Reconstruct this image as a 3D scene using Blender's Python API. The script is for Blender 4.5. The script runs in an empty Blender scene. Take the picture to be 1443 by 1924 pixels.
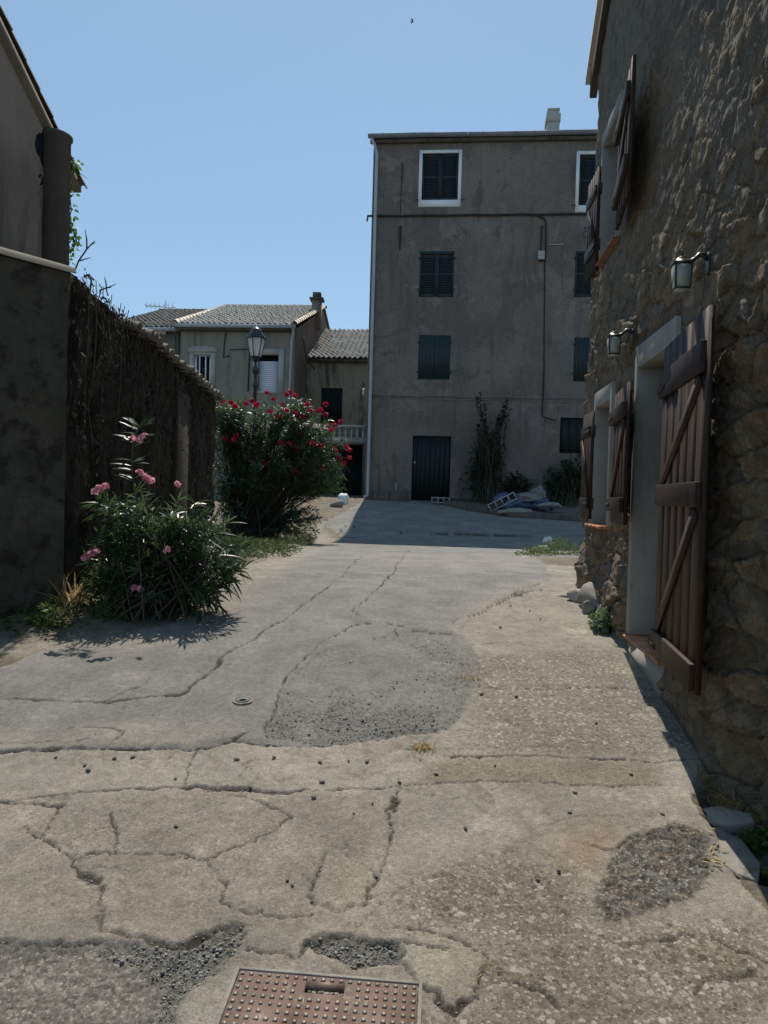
import bpy, math, random
import numpy as np
from mathutils import Vector, Matrix
random.seed(7); RNG = np.random.default_rng(7)
scene = bpy.context.scene
COL = scene.collection
R = math.radians
# ------------------------------------------------------------------ camera model (photo 1443 x 1924)
F_PX, EYE, ROLL, PITCH = 1400.0, 1.6, R(1.6), R(1.31)
def ray(px, py):
    u, v = px - 721.5, py - 962.0
    u0 = u*math.cos(ROLL) + v*math.sin(ROLL); v0 = -u*math.sin(ROLL) + v*math.cos(ROLL)
    a, b = u0/F_PX, v0/F_PX
    return Vector((a, math.cos(PITCH) - b*math.sin(PITCH), -b*math.cos(PITCH) - math.sin(PITCH)))
def at(px, py, y):                       # point seen at a pixel, y metres ahead
    d = ray(px, py); k = y/d.y
    return Vector((d.x*k, y, EYE + d.z*k))
_gy = [-30, -6, 0, 2.5, 4.0, 5.7, 7.9, 10, 12.5, 16.3, 18, 21, 24.5, 40, 80, 400]
_gz = [-1.5, -.62, -.22, -.03, .20, .49, .72, .73, .64, .50, .60, 1.05, 1.45, 1.9, 2.4, 3.0]
_ty = np.linspace(-30, 400, 8601); _tz = np.interp(_ty, _gy, _gz)
_k = np.ones(31)/31; _tz = np.convolve(np.pad(_tz, 15, mode='edge'), _k, 'valid')
def G(y): return np.interp(y, _ty, _tz)
def gp(px, py):                          # where the ray of a pixel meets the ground
    d = ray(px, py); lo, hi = .3, 120.0
    for _ in range(60):
        m = .5*(lo+hi); z = EYE + d.z*m/d.y
        if z > G(m): lo = m
        else: hi = m
    return Vector((d.x*lo/d.y, lo, float(G(lo))))
# ------------------------------------------------------------------ noise in numpy
def _h(ix, iy, s):
    n = (ix.astype(np.int64)*374761393 + iy.astype(np.int64)*668265263 + s*974634777) & 0xffffffff
    n = ((n ^ (n >> 13))*1274126177) & 0xffffffff
    n = ((n ^ (n >> 16))*2246822519) & 0xffffffff
    return ((n ^ (n >> 15)) & 0xffffff)/float(0xffffff)
def vn(x, y, s=0):
    x = np.asarray(x, float); y = np.asarray(y, float)
    ix, iy = np.floor(x), np.floor(y); fx, fy = x-ix, y-iy
    fx = fx*fx*(3-2*fx); fy = fy*fy*(3-2*fy)
    a, b, c, d = _h(ix, iy, s), _h(ix+1, iy, s), _h(ix, iy+1, s), _h(ix+1, iy+1, s)
    return (a*(1-fx)+b*fx)*(1-fy) + (c*(1-fx)+d*fx)*fy
def fbm(x, y, s=0, o=4):
    t = 0; a = .5; n = 0
    for i in range(o):
        t = t + a*vn(x*2**i + 17.3*i, y*2**i - 9.1*i, s+i); n += a; a *= .5
    return t/n - .5
def voro(x, y, s=0, jit=.9):             # F1, F2-F1, cell random, offsets from the cell's point
    ix, iy = np.floor(x), np.floor(y)
    f1 = np.full(x.shape, 9.); f2 = f1.copy(); cid = np.zeros(x.shape); ox = np.zeros(x.shape); oy = ox.copy()
    for dx in (-1, 0, 1):
        for dy in (-1, 0, 1):
            cx, cy = ix+dx, iy+dy
            qx = cx + .5 + jit*(_h(cx, cy, s)-.5) - x; qy = cy + .5 + jit*(_h(cx, cy, s+5)-.5) - y
            d = np.hypot(qx, qy); n1 = d < f1
            f2 = np.where(n1, f1, np.minimum(f2, d))
            cid = np.where(n1, _h(cx, cy, s+9), cid); ox = np.where(n1, -qx, ox); oy = np.where(n1, -qy, oy)
            f1 = np.where(n1, d, f1)
    return f1, f2-f1, cid, ox, oy
def sm(a, b, x):
    t = np.clip((x-a)/(b-a), 0, 1); return t*t*(3-2*t)
# ------------------------------------------------------------------ objects
ORG = {}
def tag(o, label=None, cat=None, group=None, kind=None):
    if label: o['label'] = label
    if cat: o['category'] = cat
    if group: o['group'] = group
    if kind: o['kind'] = kind
    return o
def thing(name, loc, label, cat, group=None):
    o = bpy.data.objects.new(name, None); COL.objects.link(o); o.location = loc
    o.empty_display_size = .2
    ORG[o.name] = Vector(loc); return tag(o, label, cat, group)
def org_of(o):
    while o.parent: o = o.parent
    return ORG.get(o.name, Vector((0, 0, 0)))
def mesh_np(name, V, faces, mat, parent=None, origin=None, smooth=False, attrs=None, colattr=None):
    V = np.asarray(V, float).reshape(-1, 3)
    if parent is not None: o0 = org_of(parent)
    elif origin is not None: o0 = Vector(origin)
    else:
        c = V.mean(0); o0 = Vector((c[0], c[1], V[:, 2].min()))
    V = V - np.array(o0)
    me = bpy.data.meshes.new(name)
    loops = []; starts = []; n = 0
    for Fa in faces:
        Fa = np.asarray(Fa, np.int32)
        if Fa.size == 0: continue
        k = Fa.shape[1]; loops.append(Fa.ravel()); starts.append(n + np.arange(len(Fa))*k); n += Fa.size
    loops = np.concatenate(loops); starts = np.concatenate(starts)
    me.vertices.add(len(V)); me.vertices.foreach_set('co', V.ravel())
    me.loops.add(len(loops)); me.loops.foreach_set('vertex_index', loops)
    me.polygons.add(len(starts)); me.polygons.foreach_set('loop_start', starts.astype(np.int32))
    me.update(calc_edges=True); me.validate()
    if smooth: me.polygons.foreach_set('use_smooth', np.ones(len(me.polygons), bool))
    for k, a in (attrs or {}).items():
        at_ = me.attributes.new(k, 'FLOAT', 'POINT'); at_.data.foreach_set('value', np.asarray(a, np.float32))
    if mat: me.materials.append(mat)
    o = bpy.data.objects.new(name, me); COL.objects.link(o)
    if parent is not None: o.parent = parent
    else: o.location = o0; ORG[o.name] = Vector(o0)
    return o
class Fr:                                # local frame: s along, h up, d out
    def __init__(self, o, t, n): self.o, self.t, self.n = Vector(o), Vector(t).normalized(), Vector(n).normalized()
    def __call__(self, s, h, d=0): return self.o + self.t*s + self.n*d + Vector((0, 0, h))
    def hit(self, px, py, d=0):
        r = ray(px, py); p0 = self.o + self.n*d; c = Vector((0, 0, EYE))
        k = (p0-c).dot(self.n)/r.dot(self.n); q = c + r*k - self.o
        return q.dot(self.t), q.z
    def sub(self, s, h, d, ang):         # a frame turned out of the wall by ang about the vertical (sign of ang's |t| kept)
        return Fr(self(s, h, d), self.t*math.cos(ang)+self.n*math.sin(ang), self.n*math.cos(ang)-self.t*math.sin(ang))
WORLD = Fr((0, 0, 0), (1, 0, 0), (0, 1, 0))
class MB:
    def __init__(self): self.v = []; self.f = []; self.rn = []
    def add(self, vs, fs):
        b = len(self.v); self.v += [tuple(p) for p in vs]; self.f += [tuple(b+i for i in f) for f in fs]; return self
    def box(self, fr, s0, s1, h0, h1, d0, d1, jit=0):
        P = [fr(s, h, d) for s in (s0, s1) for h in (h0, h1) for d in (d0, d1)]
        if jit: P = [p + Vector([random.uniform(-jit, jit) for _ in range(3)]) for p in P]
        return self.add(P, [(0, 1, 3, 2), (4, 6, 7, 5), (0, 4, 5, 1), (2, 3, 7, 6), (0, 2, 6, 4), (1, 5, 7, 3)])
    def hexa(self, P): return self.add(P, [(0, 1, 3, 2), (4, 6, 7, 5), (0, 4, 5, 1), (2, 3, 7, 6), (0, 2, 6, 4), (1, 5, 7, 3)])
    def quad(self, a, b, c, d): return self.add([a, b, c, d], [(0, 1, 2, 3)])
    def prism(self, poly, off):          # polygon of points, extruded by a vector
        n = len(poly); off = Vector(off)
        return self.add(list(poly)+[Vector(p)+off for p in poly],
                        [tuple(range(n)), tuple(range(2*n-1, n-1, -1))] + [(i, i+n, (i+1) % n+n, (i+1) % n) for i in range(n)])
    def tube(self, pts, r, n=8, cap=True):
        pts = [Vector(p) for p in pts]; m = len(pts); rs = r if isinstance(r, (list, tuple)) else [r]*m
        vs = []; u = None
        for i, p in enumerate(pts):
            d = (pts[min(i+1, m-1)]-pts[max(i-1, 0)]).normalized()
            if u is None: u = d.orthogonal().normalized()
            u = (u - d*u.dot(d)).normalized(); w = d.cross(u)
            vs += [p + (u*math.cos(2*math.pi*k/n) + w*math.sin(2*math.pi*k/n))*rs[i] for k in range(n)]
        fs = [(i*n+k, i*n+(k+1) % n, (i+1)*n+(k+1) % n, (i+1)*n+k) for i in range(m-1) for k in range(n)]
        if cap: fs += [tuple(range(n-1, -1, -1)), tuple(range((m-1)*n, m*n))]
        return self.add(vs, fs)
    def lathe(self, c, prof, n=16, a0=0, sq=None):   # prof: (radius, z)
        c = Vector(c); vs = []
        for r, z in prof:
            vs += [c + Vector((r*math.cos(a0+2*math.pi*k/n), r*math.sin(a0+2*math.pi*k/n), z)) for k in range(n)]
        m = len(prof)
        fs = [(i*n+k, i*n+(k+1) % n, (i+1)*n+(k+1) % n, (i+1)*n+k) for i in range(m-1) for k in range(n)]
        fs += [tuple(range(n-1, -1, -1)), tuple(range((m-1)*n, m*n))]
        return self.add(vs, fs)
    def rock(self, c, sx, sy, sz, seed=0, rot=0, amp=.35, nu=14, nv=9):
        c = Vector(c); vs = []
        rr = random.Random(seed); ph = [rr.uniform(0, 6.3) for _ in range(9)]
        pl = []
        for _ in range(15):
            nrm = Vector((rr.gauss(0, 1), rr.gauss(0, 1), rr.gauss(0, .8))).normalized(); pl.append((nrm, rr.uniform(.5, .82)))
        for j in range(nv+1):
            th = math.pi*j/nv
            for i in range(nu):
                a = 2*math.pi*i/nu
                d = Vector((math.sin(th)*math.cos(a), math.sin(th)*math.sin(a), math.cos(th)))
                k = 1.0
                for nrm, q in pl:
                    t = d.dot(nrm)
                    if t > 1e-3: k = min(k, q/t)
                k *= 1.25*(1 + amp*.12*math.sin(9*d.x+ph[0]+11*d.y)*math.sin(8*d.z+ph[2])+amp*.08*math.sin(19*d.z+ph[1]+15*d.x))
                p = Vector((d.x*sx*k, d.y*sy*k, d.z*sz*k))
                vs.append(c + Matrix.Rotation(rot, 3, 'Z') @ p)
        fs = [(j*nu+i, (j+1)*nu+i, (j+1)*nu+(i+1) % nu, j*nu+(i+1) % nu) for j in range(nv) for i in range(nu)]
        return self.add(vs, fs)
    def build(self, name, mat, parent=None, origin=None, smooth=False, bevel=0):
        q = {}
        for f in self.f: q.setdefault(len(f), []).append(f)
        o = mesh_np(name, np.array([tuple(p) for p in self.v]), list(q.values()), mat, parent, origin, smooth)
        if bevel:
            b = o.modifiers.new('bevel', 'BEVEL'); b.width = bevel; b.segments = 2; b.limit_method = 'ANGLE'
        return o
def copy_tree(o, parent=None):
    c = o.copy(); COL.objects.link(c)
    if parent: c.parent = parent
    for ch in list(o.children): copy_tree(ch, c)
    return c
# ------------------------------------------------------------------ materials
def newmat(name):
    m = bpy.data.materials.new(name); m.use_nodes = True; nt = m.node_tree
    b = nt.nodes['Principled BSDF']; return m, nt, b
def nd(nt, t): return nt.nodes.new(t)
def L(nt, a, b): nt.links.new(a, b)
def c4(c): return (c[0], c[1], c[2], 1)
def coords(nt, stretch=(1, 1, 1), obj=True):
    t = nd(nt, 'ShaderNodeTexCoord'); m = nd(nt, 'ShaderNodeMapping'); m.inputs['Scale'].default_value = stretch
    L(nt, t.outputs['Object'], m.inputs['Vector']); return m.outputs[0]
def noise(nt, vec, scale, detail=6, rough=.6, dist=0):
    n = nd(nt, 'ShaderNodeTexNoise'); n.inputs['Scale'].default_value = scale; n.inputs['Detail'].default_value = detail
    n.inputs['Roughness'].default_value = rough; n.inputs['Distortion'].default_value = dist
    if vec: L(nt, vec, n.inputs['Vector'])
    return n.outputs['Fac']
def rng(nt, fac, a, b, lo=0., hi=1.):
    n = nd(nt, 'ShaderNodeMapRange'); n.inputs['From Min'].default_value = a; n.inputs['From Max'].default_value = b
    n.inputs['To Min'].default_value = lo; n.inputs['To Max'].default_value = hi
    n.interpolation_type = 'SMOOTHSTEP'
    L(nt, fac, n.inputs['Value']); return n.outputs['Result']
def mixc(nt, fac, a, b, mode='MIX'):
    n = nd(nt, 'ShaderNodeMix'); n.data_type = 'RGBA'; n.blend_type = mode
    if isinstance(fac, (int, float)): n.inputs['Factor'].default_value = fac
    else: L(nt, fac, n.inputs['Factor'])
    for s, x in (('A', a), ('B', b)):
        i = [q for q in n.inputs if q.name == s and q.type == 'RGBA'][0]
        if isinstance(x, tuple): i.default_value = c4(x)
        else: L(nt, x, i)
    return [q for q in n.outputs if q.type == 'RGBA'][0]
def math2(nt, op, a, b):
    n = nd(nt, 'ShaderNodeMath'); n.operation = op
    for i, x in enumerate((a, b)):
        if isinstance(x, (int, float)): n.inputs[i].default_value = x
        else: L(nt, x, n.inputs[i])
    return n.outputs[0]
def attr(nt, name):
    n = nd(nt, 'ShaderNodeAttribute'); n.attribute_name = name; return n.outputs['Fac']
def bump(nt, b, h, strength=.4, dist=.01, prev=None):
    n = nd(nt, 'ShaderNodeBump'); n.inputs['Strength'].default_value = strength; n.inputs['Distance'].default_value = dist
    L(nt, h, n.inputs['Height'])
    if prev: L(nt, prev, n.inputs['Normal'])
    L(nt, n.outputs[0], b.inputs['Normal']); return n.outputs[0]
def mottled(name, c1, c2, scale=3, stretch=(1, 1, 1), c3=None, scale3=1, stretch3=(1, 1, 1), r3=(.5, .7), rough=.85,
            bs=.35, bscale=40, bd=.006, spec=.25, metal=0, rnd=0, c5=None, scale5=1, r5=(.5, .6)):
    m, nt, b = newmat(name); v = coords(nt, stretch)
    n1 = noise(nt, v, scale, 8, .65)
    col = mixc(nt, rng(nt, n1, .32, .68), c1, c2)
    if c3:
        n3 = noise(nt, coords(nt, stretch3), scale3, 7, .65, .3); col = mixc(nt, rng(nt, n3, *r3), col, c3)
    if c5:
        n5 = noise(nt, coords(nt), scale5, 7, .7, .5); col = mixc(nt, rng(nt, n5, *r5), col, c5)
    if rnd:
        oi = nd(nt, 'ShaderNodeObjectInfo'); k = rng(nt, oi.outputs['Random'], 0, 1, 1-rnd, 1+rnd)
        col = mixc(nt, 1.0, col, k, 'MULTIPLY')
    L(nt, col, b.inputs['Base Color']); b.inputs['Roughness'].default_value = rough
    b.inputs['Specular IOR Level'].default_value = spec; b.inputs['Metallic'].default_value = metal
    if bs:
        nb = noise(nt, coords(nt, stretch), bscale, 6, .7); bump(nt, b, nb, bs, bd)
    return m
def leafmat(name, c1, c2, rough=.35, trans=.3, tc=None, spec=.5):
    m, nt, b = newmat(name); a = attr(nt, 'rnd')
    col = mixc(nt, a, c1, c2); L(nt, col, b.inputs['Base Color']); b.inputs['Roughness'].default_value = rough
    b.inputs['Specular IOR Level'].default_value = spec
    t = nd(nt, 'ShaderNodeBsdfTranslucent'); tcol = mixc(nt, a, tc or tuple(x*1.6 for x in c1), tuple(x*1.6 for x in c2)); L(nt, tcol, t.inputs['Color'])
    mx = nd(nt, 'ShaderNodeMixShader'); mx.inputs[0].default_value = trans
    L(nt, b.outputs[0], mx.inputs[1]); L(nt, t.outputs[0], mx.inputs[2])
    L(nt, mx.outputs[0], nt.nodes['Material Output'].inputs['Surface']); return m
# ------------------------------------------------------------------ leaves
def leaves(P, D, U, ln, wd, droop=.15, fold=.25):
    """lance-shaped leaves: base P, direction D, up U (arrays)"""
    P, D, U = (np.asarray(a, float) for a in (P, D, U)); n = len(P)
    ln = np.broadcast_to(np.asarray(ln, float), (n,))[:, None]; wd = np.broadcast_to(np.asarray(wd, float), (n,))[:, None]
    D = D/np.linalg.norm(D, axis=1)[:, None]
    S = np.cross(D, U); S /= (np.linalg.norm(S, axis=1)[:, None]+1e-9); Nn = np.cross(S, D)
    def q(t, side, w): return P + D*ln*t + S*side*w*wd + Nn*(abs(side)*fold*w*wd) - np.array([0, 0, 1.])*droop*ln*t*t
    V = np.stack([q(0, 0, 0), q(.33, -.5, 1), q(.33, 0, 0), q(.33, .5, 1), q(.68, -.5, .8), q(.68, 0, 0), q(.68, .5, .8), q(1, 0, 0)], 1)
    b = (np.arange(n)*8)[:, None]
    tri = np.concatenate([b+np.array([[0, 2, 1]]), b+np.array([[0, 3, 2]]), b+np.array([[4, 5, 7]]), b+np.array([[5, 6, 7]])])
    qd = np.concatenate([b+np.array([[1, 2, 5, 4]]), b+np.array([[2, 3, 6, 5]])])
    return V.reshape(-1, 3), [tri, qd], np.repeat(RNG.random(n), 8)
def foliage(name, P, D, U, ln, wd, mat, parent=None, droop=.15, fold=.25, origin=None):
    V, Fc, a = leaves(P, D, U, ln, wd, droop, fold)
    return mesh_np(name, V, Fc, mat, parent, origin, False, {'rnd': a})
def rdir(n, zlo=-.5, zhi=1):
    a = RNG.uniform(0, 2*np.pi, n); z = RNG.uniform(zlo, zhi, n); r = np.sqrt(np.maximum(0, 1-z*z))
    return np.stack([r*np.cos(a), r*np.sin(a), z], 1)
# ================================================================== GROUND
def axis(fine_lo, fine_hi, step, lo, hi, g):
    a = list(np.arange(fine_lo, fine_hi+1e-9, step)); s = step
    while a[-1] < hi: s *= g; a.append(a[-1]+s)
    s = step; pre = []; x = fine_lo
    while x > lo: s *= g; x -= s; pre.append(x)
    return np.array(pre[::-1]+a)
XS = axis(-2.5, 2.3, .009, -70, 70, 1.09)
ya = list(np.arange(1.9, 4.4, .009)); s_ = .009
while ya[-1] < 30: s_ *= 1.022; ya.append(ya[-1]+s_)
while ya[-1] < 380: s_ *= 1.15; ya.append(ya[-1]+s_)
yb = []; s_ = .009; y_ = 1.9
while y_ > -12: s_ *= 1.25; y_ -= s_; yb.append(y_)
YS = np.array(yb[::-1]+ya)
GX, GY = np.meshgrid(XS, YS); SH = GX.shape
def pts(px): return np.array([(p[1], p[2]) if p[0] == 'w' else tuple(gp(*p))[:2] for p in px])
def inpoly(poly, x, y):
    r = np.zeros(x.shape, bool); n = len(poly)
    for i in range(n):
        x1, y1 = poly[i]; x2, y2 = poly[(i+1) % n]
        c = (y1 > y) != (y2 > y)
        with np.errstate(divide='ignore', invalid='ignore'): r ^= c & (x < (x2-x1)*(y-y1)/(y2-y1+1e-12)+x1)
    return r
WX = GX + .10*fbm(GX*2.6, GY*2.6, 2, 3) + .045*fbm(GX*9, GY*9, 3, 4) + .030*fbm(GX*38, GY*38, 5, 3)
WY = GY + .10*fbm(GX*2.6, GY*2.6, 12, 3) + .045*fbm(GX*9, GY*9, 13, 4) + .030*fbm(GX*38, GY*38, 15, 3)
def pdist(line, closed=False, pad=.5):
    d = np.full(SH, 9.); n = len(line)
    for i in range(n if closed else n-1):
        a, b = line[i], line[(i+1) % n]
        m0, m1 = np.minimum(a, b)-pad, np.maximum(a, b)+pad
        i0, i1 = np.searchsorted(YS, (m0[1], m1[1])); j0, j1 = np.searchsorted(XS, (m0[0], m1[0]))
        if i1 <= i0 or j1 <= j0: continue
        x, y = WX[i0:i1, j0:j1], WY[i0:i1, j0:j1]
        e = b-a; t = np.clip(((x-a[0])*e[0]+(y-a[1])*e[1])/(e@e+1e-12), 0, 1)
        dd = np.hypot(x-a[0]-t*e[0], y-a[1]-t*e[1])
        d[i0:i1, j0:j1] = np.minimum(d[i0:i1, j0:j1], dd)
    return d
def region(px, soft=.05):                # 1 inside a pixel polygon with a soft wobbly edge
    p = pts(px); ins = inpoly(p, WX, WY); d = pdist(p, True)
    return np.where(ins, sm(-soft, soft, d), sm(-soft, soft, -d))
road_lo = [(-600, 1428), (0, 1415), (200, 1411), (360, 1408), (440, 1396), (500, 1400), (620, 1402), (740, 1386), (820, 1376), (865, 1345),
           (890, 1290), (897, 1240), (868, 1200), (890, 1160), (960, 1125), (1035, 1092), (1025, 1060), (990, 1036)]
road_far = [('w', 2.6, 12.2), ('w', 4, 12.6), ('w', 9, 12.4), ('w', 40, 11), ('w', 40, 24), ('w', 7, 23.7), ('w', -.6, 24.3)]
road_left = [(640, 968), (598, 985), (640, 1006), (600, 1030), (540, 1052), (480, 1075), (430, 1112), (370, 1152), (260, 1190), (100, 1215), (0, 1257), (-600, 1330)]
P_road = pts(road_lo + road_far + road_left)
P_conc = pts(road_lo + [(1010, 1060), (1096, 1066), (1096, 1098), (1185, 1208), (1335, 1425), (1325, 1470), (1300, 1505), (1345, 1560), (1385, 1640), (1450, 1740), ('w', 1.45, 1.6),
                        ('w', 1.4, -8), ('w', -40, -8), ('w', -40, 2)])
road = inpoly(P_road, WX, WY); conc = inpoly(P_conc, WX, WY) & ~road
d_road = pdist(P_road, True)
cracks = [  # (polyline px, half width m, depth)
 ([(-40, 1417), (0, 1413), (130, 1409), (250, 1410), (360, 1408), (400, 1405), (440, 1395)], .010), ([(360, 1407), (405, 1404), (445, 1393), (470, 1380)], .018),
 ([(440, 1395), (500, 1401), (620, 1403), (740, 1387)], .006),
 ([(-30, 1512), (0, 1508), (90, 1497), (180, 1492), (250, 1484), (350, 1480)], .008), ([(345, 1480), (420, 1480), (500, 1484), (570, 1481)], .020), ([(570, 1481), (660, 1478), (740, 1477)], .005),
 ([(0, 1506), (30, 1510), (110, 1519)], .012), ([(110, 1519), (90, 1560), (75, 1582)], .007),
 ([(840, 1418), (900, 1420), (1010, 1420), (1100, 1424), (1220, 1433), (1335, 1424)], .009), ([(845, 1419), (872, 1420)], .018),
 ([(740, 1478), (900, 1466), (1040, 1473), (1130, 1480), (1240, 1478)], .004),
 ([(347, 1480), (352, 1450), (358, 1430), (365, 1410)], .006),
 ([(745, 1482), (725, 1510), (728, 1560), (733, 1600), (715, 1640), (706, 1690)], .007), ([(728, 1500), (738, 1520)], .02),
 ([(205, 1530), (203, 1575), (210, 1605)], .005), ([(130, 1612), (230, 1603), (290, 1608), (385, 1621)], .006), ([(385, 1621), (420, 1660), (412, 1697), (470, 1725), (500, 1727)], .008),
 ([(500, 1727), (560, 1730), (600, 1725)], .005), ([(385, 1621), (450, 1590), (500, 1565), (540, 1530)], .004), ([(540, 1530), (480, 1500), (430, 1490)], .003),
 ([(85, 1590), (118, 1605), (152, 1640), (180, 1655)], .017), ([(40, 1560), (85, 1590)], .004), ([(180, 1655), (195, 1700), (190, 1725)], .004),
 ([(612, 1600), (595, 1650), (590, 1700), (640, 1713), (700, 1703), (712, 1640)], .007), ([(590, 1690), (596, 1705)], .02),
 ([(190, 1720), (200, 1742), (270, 1766), (330, 1772), (390, 1755), (430, 1742), (466, 1746)], .014), ([(-20, 1762), (60, 1764), (190, 1764)], .008),
 ([(470, 1790), (520, 1800), (560, 1796), (585, 1770)], .010), ([(585, 1770), (610, 1756), (650, 1752), (700, 1760), (742, 1775)], .013),
 ([(745, 1776), (790, 1780), (844, 1781)], .010), ([(760, 1812), (785, 1845), (840, 1880), (852, 1890), (905, 1868)], .014),
 ([(905, 1868), (913, 1800), (880, 1766), (800, 1757), (745, 1752)], .007),
 ([(940, 1828), (1000, 1850), (1045, 1890)], .008), ([(1165, 1783), (1200, 1767), (1250, 1771)], .02), ([(1310, 1872), (1350, 1840), (1405, 1825)], .009), ([(1250, 1765), (1340, 1770), (1400, 1790), (1443, 1815)], .006),
 ([(1130, 1765), (1165, 1783)], .006), ([(1120, 1590), (1160, 1600), (1230, 1560)], .006),
 ([(-20, 1316), (60, 1318), (150, 1326), (190, 1327), (230, 1310), (262, 1296)], .014), ([(190, 1327), (270, 1318), (330, 1312), (350, 1300), (400, 1255), (440, 1225)], .014), ([(440, 1225), (470, 1205), (560, 1150), (640, 1085), (690, 1040)], .010),
 ([(500, 1390), (515, 1320), (530, 1285), (560, 1250), (610, 1205), (650, 1183)], .009), ([(130, 1373), (200, 1378), (228, 1382), (215, 1400)], .005),
 ([(650, 1186), (665, 1178), (715, 1173), (765, 1180)], .018), ([(775, 1188), (810, 1190), (845, 1194)], .020), ([(655, 1200), (700, 1204), (745, 1196), (752, 1183)], .010),
 ([(680, 1160), (665, 1150), (690, 1130), (740, 1080), (768, 1034)], .010), ([(850, 1170), (890, 1155), (950, 1130), (970, 1112), (1030, 1093)], .008), ([(968, 1120), (1000, 1110), (1015, 1108)], .03),
 ([(900, 1290), (1000, 1293), (1100, 1290), (1240, 1296)], .004), ([(1060, 1214), (1165, 1213)], .004), ([(895, 1240), (900, 1290)], .006),
 ([(660, 988), (760, 1002), (840, 1003), (1000, 1008)], .03), ([(600, 992), (660, 988)], .015),
]
CR = np.zeros(SH)
wmod = .12 + 1.75*vn(GX*11, GY*11, 44)**1.6
crk = np.clip(.45 + 1.1*vn(GX*6, GY*6, 46), 0, 1)
for px, w in cracks:
    p = pts(px); w = w*(.6 if w < .012 else .85); d = pdist(p, False, .15)
    w_ = np.maximum(w*wmod, .0025)
    CR = np.maximum(CR, (1 - sm(w_*.5, w_*1.2+.003, d))*crk)
# random hairlines
for k in range(26):
    x, y = RNG.uniform(-1.9, 1.3), RNG.uniform(2.2, 5.2); a = RNG.uniform(0, 6.28); ln = []
    for i in range(8):
        ln.append((x, y)); a += RNG.normal(0, .5); x += .09*math.cos(a); y += .09*math.sin(a)
    CR = np.maximum(CR, .40*(1 - sm(.001, .005, pdist(np.array(ln), False, .1))))
coarse = np.maximum.reduce([
    region([(-300, 1770), (0, 1766), (190, 1766), (270, 1769), (340, 1773), (430, 1745), (466, 1750), (464, 1782), (400, 1828), (345, 1868), (310, 1935), (290, 2100), (-300, 2100)], .025),
    region([(585, 1768), (640, 1752), (740, 1770), (762, 1792), (745, 1812), (660, 1808), (600, 1790)], .012)])
cdark = coarse*np.maximum(region([(190, 1766), (340, 1773), (430, 1745), (466, 1750), (464, 1782), (400, 1828), (345, 1868), (310, 1935), (250, 1935), (300, 1850), (220, 1800)], .06),
                          region([(580, 1760), (640, 1745), (770, 1765), (770, 1815), (600, 1800)], .02))
rough_r = region([(1150, 1615), (1200, 1570), (1255, 1545), (1325, 1565), (1350, 1640), (1300, 1690), (1230, 1715), (1130, 1735), (1120, 1690)], .022)
gravel = region([(500, 1392), (512, 1330), (560, 1270), (610, 1225), (690, 1205), (780, 1198), (850, 1195), (893, 1240), (880, 1330), (820, 1378), (740, 1389), (620, 1402)], .028)
gdark0 = np.maximum(region([(500, 1392), (540, 1320), (640, 1310), (760, 1330), (860, 1340), (820, 1378), (740, 1389), (620, 1402)], .12),
                          .8*region([(760, 1210), (850, 1200), (895, 1245), (870, 1300), (800, 1270)], .1))
gravel = gravel*sm(.22, .42, vn(GX*2.4, GY*2.4, 55)*.7+.3*vn(GX*8, GY*8, 56)+.30*gdark0); gdark = gravel*gdark0*sm(.15, .5, vn(GX*5, GY*5, 57))
island = region([(655, 1200), (672, 1186), (705, 1178), (750, 1181), (748, 1193), (715, 1203)], .015)
sand = np.maximum.reduce([.8*region([(-300, 1415), (0, 1408), (300, 1405), (420, 1395), (450, 1370), (380, 1355), (250, 1365), (100, 1375), (-300, 1380)], .12),
    region([(-300, 1320), (0, 1235), (150, 1225), (300, 1210), (420, 1150), (520, 1090), (640, 1020), (600, 985), (430, 1080), (370, 1150), (240, 1188), (0, 1205), (-300, 1240)], .18),
    region([(880, 1150), (960, 1110), (1040, 1085), (1095, 1060), (1098, 1100), (1120, 1150), (1040, 1190), (900, 1200), (850, 1190)], .15),
    .45*region([(650, 1040), (990, 1040), (1000, 1075), (900, 1070), (700, 1065)], .3)])
sand = sand*(.55+.9*vn(GX*5, GY*5, 21))
pebz = np.maximum(region([(790, 1640), (900, 1600), (1100, 1620), (1140, 1740), (1460, 1720), (1460, 2050), (700, 2050), (800, 1900), (900, 1860), (905, 1770), (760, 1740), (740, 1690)], .15),
                  .75*region([(860, 1230), (1160, 1220), (1320, 1410), (1240, 1425), (840, 1412), (900, 1340)], .12))
pebz = np.maximum(pebz, .35*region([(0, 1500), (740, 1480), (740, 1750), (0, 1760)], .2))
patch = region([(612, 1612), (600, 1690), (640, 1710), (700, 1700), (708, 1640), (690, 1612)], .02)*.9
patch = np.maximum(patch, .7*region([(760, 1800), (800, 1758), (905, 1790), (900, 1870), (850, 1886), (790, 1848)], .015))
slab = region([(820, 1424), (1010, 1424), (1230, 1437), (1240, 1478), (1130, 1478), (1040, 1472), (900, 1466), (780, 1470)], .05)   # browner strip
orange = np.maximum(.8*region([(1050, 1570), (1150, 1550), (1180, 1600), (1110, 1640), (1060, 1620)], .12), .6*region([(1270, 1770), (1380, 1780), (1370, 1820), (1280, 1810)], .06))
near = (GY < 7)
z = G(GY)
z = z + .020*fbm(GX*.9, GY*.9, 31, 3) + .003*fbm(GX*6, GY*6, 32, 3)
z = z + near*(.0030*fbm(GX*24, GY*24, 33, 3))
f1, f21, cid, ox, oy = voro(WX*34, WY*34, 71)
peb = (1-sm(.25, .5, f1))*(cid > .45)
z = z + pebz*.0018*peb + near*.0016*fbm(GX*70, GY*70, 35, 2)
g1, g21, gid, gx_, gy_ = voro(GX*42, GY*42, 81)
gst = (1-sm(.2, .48, g1))*(gid > .35)
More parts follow.
